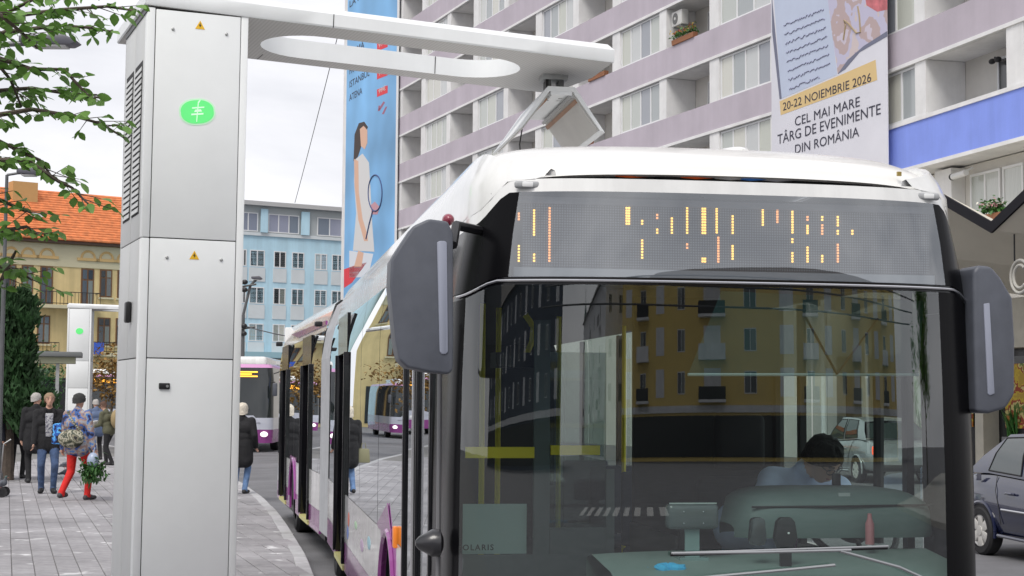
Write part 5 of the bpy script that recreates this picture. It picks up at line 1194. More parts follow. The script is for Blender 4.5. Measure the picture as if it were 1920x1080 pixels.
def line(parent, o, ex, ez, en, px0, py0, px1, hpx, body, m, bold=.0, nm='lettering', py_end=None, off=.012):
    a = hit(px0, py0, o, en); lx = (a - o).dot(ex); lz = (a - o).dot(ez); b = hit(px1, py0, o, en); wd = (b - o).dot(ex) - lx
    top = hit(px0, py0 - hpx, o, en); hh = (top - a).z
    me = textmesh(body, 1, m, bold=bold); xs_ = [v.co.x for v in me.vertices]; tw = max(xs_) - min(xs_); th = max(v.co.y for v in me.vertices)
    M_ = Matrix.Translation((lx, -off, lz)) @ FACE_Y @ Matrix.Diagonal((wd / tw, hh / .69, 1, 1))
    # one object per letter
    bmm = bmesh.new(); bmm.from_mesh(me); seen = set(); isl = []
    for v in bmm.verts:
        if v in seen: continue
        st_ = [v]; seen.add(v); vs_i = []
        while st_:
            c = st_.pop(); vs_i.append(c)
            for e in c.link_edges:
                w2 = e.other_vert(c)
                if w2 not in seen: seen.add(w2); st_.append(w2)
        xs2 = [q.co.x for q in vs_i]; isl.append([min(xs2), max(xs2), vs_i])
    isl.sort(key=lambda i: i[0]); grp = []
    for i in isl:
        if grp and i[0] < grp[-1][1] - .01: grp[-1][1] = max(grp[-1][1], i[1]); grp[-1][2] += i[2]
        else: grp.append(i)
    for a_, b_, vs_i in grp:
        ix = {v: k for k, v in enumerate(vs_i)}; fs = [tuple(ix[v] for v in f.verts) for f in bmm.faces if f.verts[0] in ix]
        m2 = bpy.data.meshes.new('letter'); m2.from_pydata([v.co[:] for v in vs_i], [], fs); m2.materials.append(m); link('letter', m2, parent, M=M_)
    bmm.free()
A_ = (WB, o, ex, ez, en)
line(*A_, 1468, 208, 1634, 15, '20-22 NOIEMBRIE 2026', ink, .0)
line(*A_, 1490, 237, 1612, 17, 'CEL MAI MARE', ink, .0); line(*A_, 1458, 271, 1652, 18, 'TÂRG DE EVENIMENTE', ink, .0); line(*A_, 1490, 289, 1610, 17, 'DIN ROMÂNIA', ink, .0)
rs = random.Random(12)
for k in range(8):                                                  # hand-written lines too small to read: wavy strokes
    y = 48 + k * 17; x0, x1 = 1470 + k * 1.5, 1545 + k * 2 - (k == 7) * 22
    P = [hit(x0 + (x1 - x0) * i / 40, y - (x1 - x0) * i / 40 * .40 + rs.uniform(-2.4, 2.4), o, en) for i in range(41)]
    MB().tube([((p - o).dot(ex), -.008, (p - o).dot(ez)) for p in P], .022, 4).build('script_line', ink2, WB)
P = [hit(x, y, o, en) for x, y in ((1582, 75), (1586, 48), (1583, 38), (1592, 45), (1606, 62), (1614, 60), (1612, 30), (1609, 12))]
MB().tube([((p - o).dot(ex), -.01, (p - o).dot(ez)) for p in P], .03, 5).build('seal_line', mat('print_gold', (.35, .27, .16), .6), WB)
# blue banner at the far end
bb_ = mat('banner_blue', (.22, .48, .80), .7, var=.35, vscale=.16, detail=2)
pl, pr_ = at(645, 500, 103.2), at(739, 500, 93.4)
BBn, o, ex, ez, en, w_ = banner('travel_banner', 'tall sky blue banner with woman holding a tennis racket', pl, pr_, 7.0, 31, bb_)
bx('hem', framew, BBn, w_ + .001, w_ + .3, 0, .05, 0, 24)
A_ = (BBn, o, ex, ez, en)
art(*A_, [(645, 505), (665, 498), (688, 492), (660, 530), (645, 540)], mat('print_red2', (.72, .05, .07), .7), 'red_block', .004)
art(*A_, [(655, 470), (700, 476), (690, 520), (655, 520)], mat('print_skirt', (.68, .72, .78), .7), 'skirt', .004)
art(*A_, [(665, 300), (680, 288), (692, 305), (695, 360), (698, 420), (702, 472), (662, 470), (668, 400), (664, 340)], mat('print_white', (.66, .66, .66), .7), 'dress', .006)
art(*A_, [(672, 470), (682, 474), (678, 500), (664, 500)], mat('print_skin', (.70, .44, .32), .7), 'leg', .008)
art(*A_, [(664, 298), (672, 302), (673, 360), (680, 410), (689, 440), (690, 452), (683, 452), (672, 412), (665, 350)], MATS['print_skin'], 'arm', .009)
art(*A_, [(663, 302), (665, 252), (673, 231), (683, 228), (690, 238), (688, 243), (679, 248), (677, 276), (671, 294)], mat('print_hair', (.05, .035, .03), .7), 'hair', .0075)
art(*A_, [(675, 242), (682, 236), (689, 244), (689, 268), (684, 280), (677, 274)], MATS['print_skin'], 'face', .010)
P = [hit(704 + 13 * math.cos(t), 362 + 34 * math.sin(t), o, en) for t in [2 * math.pi * i / 28 for i in range(29)]]
MB().tube([((p - o).dot(ex), -.012, (p - o).dot(ez)) for p in P], .05, 5, cap=False).build('racket_rim', mat('print_navy', (.05, .08, .2), .6), BBn)
P = [hit(*q, o, en) for q in ((700, 394), (693, 420), (687, 448))]; MB().tube([((p - o).dot(ex), -.013, (p - o).dot(ez)) for p in P], .06, 5).build('racket_handle', MATS['print_navy'], BBn)
art(*A_, [(695, 385), (703, 378), (712, 388), (708, 402), (697, 402)], mat('print_pink', (.55, .30, .35), .7), 'racket_logo', .010)
for body, y, x1 in (('LA MARE', 15, 697), ('ROMA', 108, 682), ('FRANKFURT', 140, 697), ('ISTANBUL', 165, 692), ('ATENA', 190, 679)):
    line(*A_, 655, y, x1, 12, body, ink, .0)
for y in (82, 135, 168):
    art(*A_, [(707, y), (727, y - 8), (727, y + 6), (707, y + 14)], MATS['print_red2'], 'price_tag', .006)
    line(*A_, 710, y + 8, 723, 8, '99€', mat('print_pale', (.7, .6, .6), .6), .01, off=.014)
for q in (((708, 208), (712, 208), (722, 192), (719, 190)), ((716, 214), (720, 214), (726, 200), (723, 200)), ((710, 198), (713, 198), (713, 206), (709, 206))): art(*A_, q, mat('print_mark', (.35, .12, .2), .6), 'brand_mark', .006)

# ------------------------------------------------------------------ pale blue block at the end of the street
def end_building(): pass
lb = mat('pale_blue_render', (.50, .72, .84), .85, var=.1, vscale=.6, streak=.12, sscale=1.5); lb2 = mat('white_panel', (.62, .66, .68), .85, var=.07, vscale=.7)
PA = at(437, 600, 112); dirv = Vector((math.cos(R(32)), math.sin(R(32)), 0)); RB = R(32)
PBt = thing('blue_building', 'pale blue five storey office block with white window panels', 'building', (PA.x, PA.y, 0), RB)
nB = Vector((-dirv.y, dirv.x, 0))
def onB(px, py): v = hit(px, py, PA, nB) - Vector((PA.x, PA.y, 0)); return v.dot(dirv), v.z
LB = onB(660, 600)[0] + 2
zt = onB(455, 376)[1]
bx('wall', lb, PBt, -1.2, LB, 0, 10, 0, zt - .3); bx('roof_slab', mat('roof_grey', (.45, .45, .45), .8), PBt, -1.5, LB + .3, -.5, 10.3, zt - .3, zt)
rows_ = [(onB(520, y0)[1], onB(520, y1)[1]) for y0, y1 in ((437, 402), (502, 471), (571, 540), (641, 608))]
cols = [(450, 462), (468, 496), (513, 536), (547, 570), (590, 613), (622, 645)]
for ri, (z0, z1) in enumerate(rows_):
    if ri == 0:
        for (a, b, n) in ((446, 483, 2), (502, 560, 3), (594, 640, 2)):
            xa, xb = onB(a, 420)[0], onB(b, 420)[0]; window_unit(PBt, xa, xb, z0, z1, -.10, n, panemat('blue_pane', [(.25, .28, .36), (.32, .34, .44), (.2, .24, .3)]) if 'blue_pane' not in MATS else MATS['blue_pane'])
        bx('sill_course', lb2, PBt, -1.2, LB, -.12, -.001, z0 - .28, z0 - .05)
        for a, b in ((487, 500), (563, 578)): bx('fin', lb, PBt, onB(a, 420)[0], onB(b, 420)[0], -.25, -.125, z0 - .04, z1 + .3)
        bx('upper_wall', mat('upper_grey', (.42, .45, .46), .85), PBt, -1.2, LB, -.03, -.001, z0 - .04, zt - .31)
        continue
    for (a, b) in cols:
        xa, xb = onB(a, 500)[0], onB(b, 500)[0]; window_unit(PBt, xa, xb, z0, z1, -.03, 2, darkp if (ri + a) % 3 else curt)
        bx('spandrel_panel', lb2, PBt, xa - .05, xb + .05, -.04, -.001, z0 - 1.05, z0 - .06)
zg = onB(520, 668)[1]
bx('awning', mat('awning_blue', (.30, .48, .55), .7), PBt, -1.2, LB, -1.2, -.05, zg - .15, zg + .25)
for k in range(4): bx('shop_front', shopd, PBt, -1 + k * 2.6, -1 + k * 2.6 + 2.1, -.05, -.001, .2, zg - .4)
bx('shop_wall', mat('shop_ochre', (.5, .33, .12), .8), PBt, -1.2, LB, -.0008, .3, 0, zg - .2)
# ------------------------------------------------------------------ yellow building with red roof
yw = mat('yellow_render', (.72, .56, .28), .85, var=.12, vscale=.6, streak=.15, sscale=1.5); cw_ = mat('cream_render', (.62, .56, .38), .85, var=.07, vscale=.4)
brown = mat('brown_frame', (.16, .075, .03), .6); tile = mat('roof_tile', (.66, .21, .075), .8, var=.35, vscale=2.2, bump=.4, bscale=12)
PY = at(0, 600, 112); RYb = R(36); dy_ = Vector((math.cos(RYb), math.sin(RYb), 0)); nY = Vector((-dy_.y, dy_.x, 0))
YB = thing('yellow_building', 'yellow two storey house with red tiled roof and iron balcony', 'house', (PY.x, PY.y, 0), RYb)
def onY(px, py): v = hit(px, py, PY, nY) - Vector((PY.x, PY.y, 0)); return v.dot(dy_), v.z
LY = onY(300, 600)[0]; ze = onY(116, 452)[1]; zr = onY(116, 362)[1]
bx('wall', yw, YB, -8, LY, 0, 9, 0, ze - .2); bx('frieze', cw_, YB, -8, LY, -.06, -.001, onY(116, 500)[1], ze - .25); bx('cornice', mat('gutter_brown', (.10, .06, .04), .7), YB, -8.3, LY + .3, -.6, .0, ze - .2, ze)
rt = MB(); NT = 20; depth_r = 4.5; rise = (zr - ze) * 1.18
MB().prism([(-.7, ze - .02), (depth_r, ze + rise - .1), (10, ze - .02)], -8.2, LY + .3, 'x').build('roof', tile, YB)
for i in range(NT):
    f0, f1 = i / NT, (i + 1) / NT; y0, z0 = -.75 + (depth_r + .75) * f0, ze + rise * f0; y1, z1 = -.75 + (depth_r + .75) * f1, ze + rise * f1
    MB().prism([(y0, z0 + .02), (y1, z1 + .02), (y1, z1 + .05), (y0, z0 + .13)], -8.2, LY + .3, 'x').build('tile_course', tile, YB)
c0 = onY(50, 375); c1 = onY(83, 350); bx('chimney', mat('chimney_ochre', (.5, .3, .12), .85), YB, c0[0], c1[0] + .6, 3, 4, zr - 1, zr + 1.0)
c0 = onY(77, 413); bx('skylight', framew, YB, c0[0] - .3, c0[0] + .5, .9, 1.3, c0[1] + .35, c0[1] + .6)
def ywin(a, b, y0, y1, tp):
    xa, xb = onY(a, 520)[0], onY(b, 520)[0]; z0, z1 = onY(100, y1)[1], onY(100, y0)[1]
    o_ = MB().box(xa, xb, -.04, .02, z0, z1).build('window', brown, YB); w2 = (xb - xa) / 2 - .16; hh = z1 - z0
    for i in range(2):
        x0 = xa + .1 + i * (w2 + .12); bx('pane', darkp, o_, x0, x0 + w2, -.06, -.041, z0 + .1, z0 + hh * .68); bx('pane', darkp, o_, x0, x0 + w2, -.06, -.041, z0 + hh * .72, z1 - .1)
    bx('sill', cw_, YB, xa - .1, xb + .1, -.16, -.001, z0 - .14, z0 - .02)
    if tp:
        c = (xa + xb) / 2; r_ = (xb - xa) * .52
        MB().tube([(c + r_ * math.cos(t), -.03, z1 + .75 + r_ * math.sin(t)) for t in [math.pi * i / 12 for i in range(13)]], .10, 6).build('arch_moulding', mat('ochre_trim', (.62, .42, .18), .8), YB)
        bx('lintel', MATS['ochre_trim'], YB, xa - .35, xb + .35, -.16, -.07, z1 + .55, z1 + .75)
for a, b in ((-30, -8), (8, 30), (40, 62), (75, 99), (152, 176), (187, 210), (220, 243), (262, 285)): ywin(a, b, 500, 553 if a not in (75, 152) else 572, True)
for a, b in ((8, 30), (40, 60), (72, 96), (152, 175), (185, 209), (219, 242)): ywin(a, b, 592, 645, False)
def balcony(a, b, ytop, ybot):
    xa, xb = onY(a, 520)[0], onY(b, 520)[0]; z0, z1 = onY(100, ybot)[1], onY(100, ytop)[1]
    bal = link('balcony', None, YB); bx('slab', cw_, bal, xa, xb, -1.0, -.01, z0 - .25, z0)
    for z in (z0 + .1, z1): MB().tube([(xa, -.02, z), (xa, -.97, z), (xb, -.97, z), (xb, -.02, z)], .03, 6).build('rail', dark, bal)
    n = int((xb - xa) / .26)
    for i in range(n + 1): MB().tube([(xa + (xb - xa) * i / n, -.97, z0), (xa + (xb - xa) * i / n, -.97, z1)], .02, 4).build('baluster', dark, bal)
balcony(70, 180, 548, 572); balcony(60, 105, 643, 662); balcony(165, 215, 640, 660)
bx('blue_sign', mat('sign_blue', (.05, .12, .55), .6), YB, onY(166, 650)[0], onY(184, 650)[0], -1.1, -1.0, onY(170, 665)[1], onY(170, 643)[1])
bx('ground_shop', shopd, YB, -7, LY - 1, -.03, -.001, .3, 3.2)
# ------------------------------------------------------------------ vehicles
def city_bus(loc, rz, label, L_=11.5):
    t = thing('city_bus', label, 'bus', loc, rz); W = 1.27
    def ring(z, w_, v0, D=.35): return [Vector((u, v, z)) for u, v, _ in plan(w_, v0, D, 3.0, 21, L_)]
    lv = {k: ring(*a) for k, a in dict(a=(.32, 1.24, .05), b=(.78, W, 0), c=(1.0, W, 0), c2=(1.18, W, .01), d=(2.5, 1.25, .12), e=(2.9, 1.2, .2), f=(3.02, 1.12, .3)).items()}
    MB().grid([lv['a'], lv['b']]).build('lower_body', purple, t, smooth=True); MB().grid([lv['b'], lv['c']]).build('grey_band', mat('bus_silver', (.5, .52, .6), .3, coat=.5), t, smooth=True)
    MB().grid([lv['c'], lv['c2']]).build('belt', MATS['bus_silver'], t, smooth=True)
    MB().grid([lv['c2'], lv['d'], lv['e']]).build('glazing', mat('far_glass', (.015, .02, .022), .05, coat=.6), t, smooth=True)
    MB().grid([lv['e'], lv['f']]).build('cantrail', mat('bus_pink', (.62, .3, .55), .3, coat=.4), t, smooth=True)
    MB().poly(lv['f']).build('roof', busw, t); MB().box(-1.0, .95, .8, 6, 3.0, 3.3).build('roof_pod', busw, t, bevel=.12, seg=3)
    q = MB()
    for k in range(3): q.box(-.55, .72 - .2 * (k == 1), .10, .125, 2.58 + k * .075, 2.62 + k * .075)
    for v_ in (0,): q.build('led_rows', mat('led_far', (.9, .4, .05), .5, emit=(1, .42, .04), estr=2.0), t)
    for sx in (-1, 1):
        MB().ell((sx * .98, .07, .62), (.13, .06, .09), 14, 8).build('headlight', mat('headlight_on', (.9, .9, .85), .2, emit=(1, .95, .85), estr=1.5 if sx > 0 else 1.2), t, smooth=True)
        MB().cbox((sx * 1.34, -.05, 2.15), (.16, .12, .45)).build('wing_mirror', dgrey, t, bevel=.04); MB().tube([(sx * 1.2, .12, 2.42), (sx * 1.34, -.05, 2.4)], .02, 6).build('mirror_arm', dark, t)
        for v in (2.7, 8.6): wheel(t, sx * 1.07, v, sx)
    MB().prism([(-.85, 1.02), (.85, 1.02), (.62, 1.26), (-.62, 1.26)], .0, .03, 'y').build('apron_curve', MATS['bus_silver'], t)
    MB().ell((.2, -.0, .9), (.1, .02, .1), 14, 8).build('round_badge', framew, t)
    return t
q = gnd(436, 849, 0); city_bus((q.x, q.y + .4, 0), R(2), 'oncoming purple and white city bus with amber display beyond the white haired woman')
q = at(196, 760, 82); city_bus((q.x, q.y, 0), R(8), 'distant pink and white bus behind the people on the square')

# dark blue saloon parked across the road
navyp = mat('car_navy', (.010, .014, .045), .15, coat=1.0, var=.08, vscale=1.5)
carg = mat('car_glass', (.03, .045, .045), .02, coat=.8)
def saloon(loc, rz, label, paint, lit=False):
    """local x forward, y to its left, z up; rear axle at x=0"""
    t = thing('saloon_car', label, 'car', loc, rz)
    hw = .87
    st_ = [-.82, -.72, -.45, -.1, .25, .6, 1.0, 1.5, 2.0, 2.45, 2.9, 3.3, 3.42]
    top = [.62, .90, .985, 1.0, .99, .975, .955, .94, .925, .90, .84, .72, .55]
    bot = [.36, .30, .28, .26, .24, .22, .22, .22, .22, .24, .26, .30, .36]
    wd = [.70, .80, .84, .86, .87, .87, .87, .87, .87, .86, .84, .76, .62]
    rows = []
    for x, z1, z0, w_ in zip(st_, top, bot, wd):
        half = [(0, z0), (w_ * .86, z0), (w_ * .97, z0 + .07), (w_, z0 + (z1 - z0) * .42), (w_ * .995, z0 + (z1 - z0) * .62), (w_ * .955, z0 + (z1 - z0) * .86), (w_ * .90, z1 - .015), (w_ * .8, z1), (0, z1 + .02)]
        rows.append([Vector((x, -y, z)) for y, z in half] + [Vector((x, y, z)) for y, z in half[::-1][1:]])
    mb = MB(); mb.grid(rows); mb.poly(rows[0][:-1]); mb.poly(rows[-1][:-1][::-1]); mb.build('body', paint, t, smooth=True, angle=50)
    # greenhouse: glass lower edge to roof
    gb = [(-.42, .985), (.0, 1.0), (.9, .96), (1.75, .94), (2.2, .92)]; 
    base = [(-.45, .80), (.1, .80), (.9, .80), (1.7, .79), (2.25, .74)]; rf = [(.12, .60), (.35, .64), (.9, .655), (1.35, .64), (1.5, .58)]; zr_ = [1.40, 1.475, 1.50, 1.49, 1.44]
    mb = MB()
    lo = [Vector((x, -w_, z)) for (x, w_), (_, z) in zip(base, gb)]; hi = [Vector((x, -w_, z)) for (x, w_), z in zip(rf, zr_)]
    for sg in (1, -1):
        f_ = lambda L_: [Vector((v.x, v.y * sg, v.z)) for v in L_]
        mid = [(a + b) / 2 + Vector((0, -.025, .01)) for a, b in zip(lo, hi)]
        mb.grid([f_(lo), f_(mid), f_(hi)])
    mb.build('greenhouse', paint, t, smooth=True, angle=50)
    mb = MB(); hl_ = [Vector((v.x, v.y, v.z)) for v in hi]; mb.grid([hl_, [Vector((v.x, 0, v.z + .035)) for v in hi], [Vector((v.x, -v.y, v.z)) for v in hi]]); mb.build('roof', paint, t, smooth=True)
    for sg in (1, -1):
        for (i0, f0, i1, f1) in ((1, .15, 2, .97), (2, .08, 3, .82)):
            def E_(L_, i, f): return L_[i] + (L_[min(i + 1, len(L_) - 1)] - L_[i]) * f
            if i0 == 1: a, b, c, d = E_(lo, 0, .95), E_(lo, 2, -.06 + .0) if False else lo[2] - Vector((.05, 0, 0)), hi[2] - Vector((.05, 0, 0)), hi[1] - Vector((.02, 0, 0))
            else: a, b, c, d = lo[2] + Vector((.05, 0, 0)), lo[3] + Vector((.25, 0, 0)), hi[3] + Vector((-.05, 0, 0)), hi[2] + Vector((.05, 0, 0))
            def up(v, w_, f): return v + (w_ - v) * f
            A, B, C, D_ = up(a, d, .07), up(b, c, .07), up(c, b, .09), up(d, a, .09); o_ = Vector((0, -.038, .014)); q_ = [A, B, C, D_]
            mids = [up(A, D_, .5) + Vector((0, -.026, .01)), up(B, C, .5) + Vector((0, -.026, .01))]
            P = [[A, B], mids, [D_, C]]; P = [[Vector((v.x, (v.y - .008) * sg, v.z)) for v in r_] for r_ in P]
            wi = MB().grid(P).build('side_window', carg, t, smooth=True)
            MB().tube([P[0][0], P[0][1], P[1][1], P[2][1], P[2][0], P[1][0], P[0][0]], .010, 5).build('window_seal', rubber, wi)
    for (ra, rb_) in ((0, 0), (-1, -1)):
        A, B = lo[ra], hi[rb_]; d = Vector((-.012 if ra == 0 else .012, 0, .012))
        q_ = [A * .92 + B * .08, B * .92 + A * .08]; MB().grid([[Vector((q_[0].x, q_[0].y * .93, q_[0].z)) + d, Vector((q_[0].x, -q_[0].y * .93, q_[0].z)) + d], [Vector((q_[1].x, q_[1].y * .93, q_[1].z)) + d, Vector((q_[1].x, -q_[1].y * .93, q_[1].z)) + d]]).build('rear_screen' if ra == 0 else 'front_screen', carg, t)
    for sg in (1, -1):
        for x in (0, 2.63):
            wr = link('wheel', None, t, (x, sg * .80, .295)); Mx = Matrix.Rotation(R(90 * sg), 4, 'X').inverted()
            MB().lathe([(.2, -.09), (.27, -.09), (.297, -.06), (.297, .06), (.27, .09), (.2, .09)], 28, M=Mx, cap=False).build('tyre', rubber, wr, smooth=True)
            MB().lathe([(.205, -.08), (.205, .075), (.19, .085), (.17, .055), (.0, .05)], 24, M=Mx).build('rim', mat('hub_silver', (.42, .42, .42), .35, metal=.5), wr, smooth=True)
            for k in range(6):
                a = k * math.pi / 3; MB().prism([(-.045, .05), (.045, .05), (.062, .185), (-.062, .185)], .05, .082, 'z').build('spoke', mat('hub_white', (.62, .61, .58), .35, metal=.2), wr, bevel=.008).matrix_local = Mx @ Matrix.Rotation(a, 4, 'Z')
            MB().lathe([(.065, .05), (.06, .09), (.0, .095)], 16, M=Mx).build('hub_cap', MATS['hub_white'], wr, smooth=True)
            arch = [(x + .345 * math.cos(a), .30 + .345 * math.sin(a)) for a in [R(-12 + 204 * i / 20) for i in range(21)]]
            MB().prism(arch, sg * .60, sg * .868, 'y').build('wheel_well', dark, t)
            MB().tube([(q_[0], sg * .868, q_[1]) for q_ in arch], .022, 6).build('arch_lip', paint, t, smooth=True)
        MB().tube([(.52, sg * .878, .585), (1.3, sg * .882, .575), (2.2, sg * .878, .56)], .013, 6).build('side_moulding', chrome, t)
        MB().tube([(.42, sg * .87, .27), (1.3, sg * .872, .25), (2.2, sg * .87, .25)], .022, 6).build('sill', paint, t)
        MB().tube([(.60, sg * .868, .78), (.66, sg * .885, .785), (.78, sg * .885, .785), (.82, sg * .868, .78)], .014, 6).build('door_handle', paint, t)
        for xs_ in ([(.44, .70), (.36, .93), (.42, .45)], ):
            MB().tube([(.50, sg * .873, .40), (.47, sg * .876, .55), (.36, sg * .862, .80), (.30, sg * .80, .97)], .005, 4).build('door_seam', dark, t)
        MB().tube([(1.42, sg * .876, .30), (1.40, sg * .878, .6), (1.40, sg * .83, .95)], .005, 4).build('door_seam', dark, t)
        MB().cbox((-.76, sg * .68, .76), (.14, .2, .2)).build('tail_light', mat('tail_red', (.5, .02, .02), .2, coat=.5, emit=(1, .1, .05), estr=1.0 if lit else .0) if not lit else mat('tail_lit', (.6, .03, .02), .2, emit=(1, .12, .05), estr=1.5), t, bevel=.03)
        MB().cbox((3.28, sg * .58, .66), (.2, .28, .14)).build('headlight', mat('car_lamp', (.6, .62, .65), .1, coat=.6), t, bevel=.04)
        MB().ell((1.9, sg * .95, .98), (.07, .10, .07), 12, 8).build('door_mirror', paint, t, smooth=True)
    MB().prism([(-.12, .90), (.0, .905), (.0, .99), (-.10, .985)], -.855, -.85, 'y').build('fuel_flap', paint, t)
    bx('front_bumper', mat('bumper_black', (.03, .03, .032), .6), t, 3.25, 3.44, -.6, .6, .3, .42, bevel=.04); bx('rear_bumper', MATS['bumper_black'], t, -.86, -.74, -.62, .62, .32, .44, bevel=.04)
    return t
q = gnd(1849, 1040, 0)
ca = R(-78)                 # heading: towards the camera, slightly to the right
d = Vector((math.cos(ca), math.sin(ca))); left = Vector((-d.y, d.x))
saloon((q.x + left.x * .80, q.y + left.y * .80, 0), ca, 'dark blue saloon car with silver wheels parked across the road', navyp)
q = gnd(1672, 905, 0); saloon((q.x, q.y, 0), R(100), 'silver saloon car with lit red tail lamps seen through the driver window', mat('car_silver', (.42, .44, .46), .2, coat=1, metal=.4), True)

# ------------------------------------------------------------------ second charging station, shelter, poles
ZS = Matrix.Translation
S2p = gnd(146, 836, PZ)
S2 = station((at(146, 743, 52).x, 52, PZ - .005), R(10), 'distant white charging pillar with green spot behind the walkers', detail=False, hood=False)
MB().prism([(.12 * math.cos(a), 3.85 + .10 * math.sin(a)) for a in [2 * math.pi * i / 20 for i in range(20)]], -.012, -.003, 'y').build('logo', led_green, S2)
p = at(105, 672, 48); sh = thing('bus_shelter', 'bus shelter with flat dark roof beside the distant pillar', 'bus shelter', (p.x, p.y, PZ), R(14))
zr = p.z - PZ
bx('roof', mat('shelter_roof', (.16, .17, .17), .6), sh, -1.6, .75, -.2, 1.4, zr + .05, zr + .2, bevel=.02); bx('roof_soffit', mat('shelter_soffit', (.35, .36, .25), .7), sh, -1.5, .55, -.05, 1.2, zr - .14, zr + .045)
for x in (-1.45, .0): bx('post', galv, sh, x, x + .1, .1, .2, 0, zr - .14)
bx('glass_panel', glass('shelter_glass', (.7, .8, .75), .1, .6), sh, -1.3, -.05, .14, .16, .3, zr - .3); bx('bench', mat('bench_wood', (.2, .12, .06), .7), sh, -1.3, -.1, .6, .95, .42, .48); bx('bench_leg', galv, sh, -1.2, -1.1, .7, .8, 0, .42); bx('bench_leg', galv, sh, -.3, -.2, .7, .8, 0, .42)
polem = mat('pole_steel', (.13, .135, .14), .5, metal=.5, var=.15, vscale=6)
def lamp(px, ytop, ybase, Y, label, arm_px, head, r_=.07):
    a = at(px, ytop, Y); t = thing('street_lamp', label, 'street lamp', (a.x, a.y, PZ)); H_ = a.z - PZ
    MB().tube([(0, 0, 0), (0, 0, H_ * .5), (0, 0, H_)], [r_, r_ * .85, r_ * .6], 10).build('pole', polem, t, smooth=True); MB().lathe([(r_ * 1.8, 0), (r_ * 1.8, .25), (r_, .4)], 12).build('pole_base', polem, t)
    b = at(arm_px[0], arm_px[1], Y) - Vector((a.x, a.y, PZ)); c = Vector((b.x * .5, b.y, H_ + (b.z - H_) * .8))
    MB().tube([(0, 0, H_), c, b], r_ * .5, 8).build('arm', polem, t, smooth=True)
    MB().prism([(b.x - head * .6, b.z - .02), (b.x + head * .45, b.z - .05), (b.x + head * .6, b.z + .0), (b.x + head * .3, b.z + .09), (b.x - head * .6, b.z + .07)], b.y - .13, b.y + .13, 'y').build('lamp_head', mat('lamp_head', (.10, .10, .12), .4), t, bevel=.02)
    bx('diffuser', mat('lamp_lens', (.5, .5, .5), .2), t, b.x - head * .35, b.x + head * .35, b.y - .1, b.y + .1, b.z - .065, b.z - .04)
    return t
lamp(13, 328, 0, 30, 'slim grey street lamp with short arm behind the conifer', (55, 324), .35, .05)
lamp(-60, 95, 0, 20, 'street lamp with broad dark head among the leafy branches', (95, 80), .62)
t = lamp(456, 590, 0, 62, 'dark pole with curved lamp arm and cable boxes before the blue block', (482, 522), .35, .11)
for z in (1.0, 1.4): pass
for z in (4.2, 4.5, 5.9, 6.2): MB().ell((.05, -.1, z), (.13, .1, .1), 10, 8).build('cable_box', dark, t)
for z in (4.35, 6.0): MB().tube([(-.2, -.1, z), (.5, -.1, z + .12)], .04, 6).build('cable_bracket', dark, t)
# overhead wires
def wire(a, b, label, r_=.012, sag=.25, n=14):
    a, b = Vector(a), Vector(b); tag(MB().tube([a + (b - a) * i / n - Vector((0, 0, sag * 4 * (i / n) * (1 - i / n))) for i in range(n + 1)], r_, 4).build('overhead_wire', mat('wire', (.06, .06, .07), .6), None), label, 'cable', 'overhead wires across the square')
wire(at(553, 380, 90), at(640, 40, 60), 'thin overhead wire rising across the pale sky beside the blue banner', .016, .1)
wire(at(455, 672, 62), at(700, 690, 58), 'lower cable strung from the dark pole in front of the blue block', .02)
wire(at(455, 610, 62), at(720, 640, 58), 'upper cable strung from the dark pole in front of the blue block', .02)
# ------------------------------------------------------------------ pigeons, wheeled trolley
def pigeon(px, py, rz, label):
    p = gnd(px, py, PZ); t = thing('pigeon', label, 'pigeon', (p.x, p.y, PZ), rz); m = mat('pigeon_grey', (.10, .11, .13), .7, var=.3, vscale=20); s_ = 1.0
    pr = [((0, .05, .13), (0, -.06, .16), .062, .06, 0), ((0, -.07, .18), (0, -.095, .245), .035, .026, 0), ((0, -.10, .262), (0, -.105, .265), .029, .027, 1), ((0, -.125, .26), (0, -.15, .252), .009, .005, 2), ((0, .08, .12), (0, .20, .095), .04, .018, 0)]
    for sx in (-1, 1): pr += [((sx * .025, .0, .1), (sx * .025, .0, .012), .009, .007, 2), ((sx * .025, .01, .009), (sx * .025, -.035, .008), .008, .006, 2), ((sx * .045, -.04, .165), (sx * .03, .13, .13), .035, .018, 0)]
    link('body', body_mesh('body', pr, [m, mat('pigeon_neck', (.05, .09, .08), .4), mat('pigeon_pink', (.4, .15, .12), .6)], .006, 3), t)
pigeon(123, 882, R(60), 'grey pigeon standing on the paving beyond the red trousered walker'); pigeon(127, 897, R(110), 'dark pigeon pecking near the heel of the red trousered walker')
pigeon(1, 922, R(80), 'dark pigeon at the picture edge beside a black wheel')
p = gnd(8, 932, PZ); t = thing('shopping_trolley', 'small black wheeled shopping trolley at the edge of the square', 'trolley', (p.x - .12, p.y, PZ), R(10))
for dy in (-.18, .18):
    wl_ = link('wheel', None, t, (.1, dy, .085)); MB().lathe([(.05, -.02), (.085, -.02), (.085, .02), (.05, .02)], 18, M=Matrix.Rotation(R(90), 4, 'X'), cap=False).build('tyre', rubber, wl_, smooth=True); MB().lathe([(.05, -.012), (.05, .012)], 14, M=Matrix.Rotation(R(90), 4, 'X')).build('disc', dark, wl_)
MB().tube([(.1, -.18, .085), (.1, .18, .085)], .008, 6).build('axle', galv, t); MB().prism([(-.3, .08), (.02, .1), (.0, .75), (-.28, .72)], -.16, .16, 'y').build('bag', navy_cloth, t, bevel=.04); MB().tube([(.02, 0, .1), (.08, 0, .9), (.2, 0, .98)], .012, 6).build('handle', galv, t)
bx('foot', dark, t, -.3, -.27, -.1, .1, 0, .1)

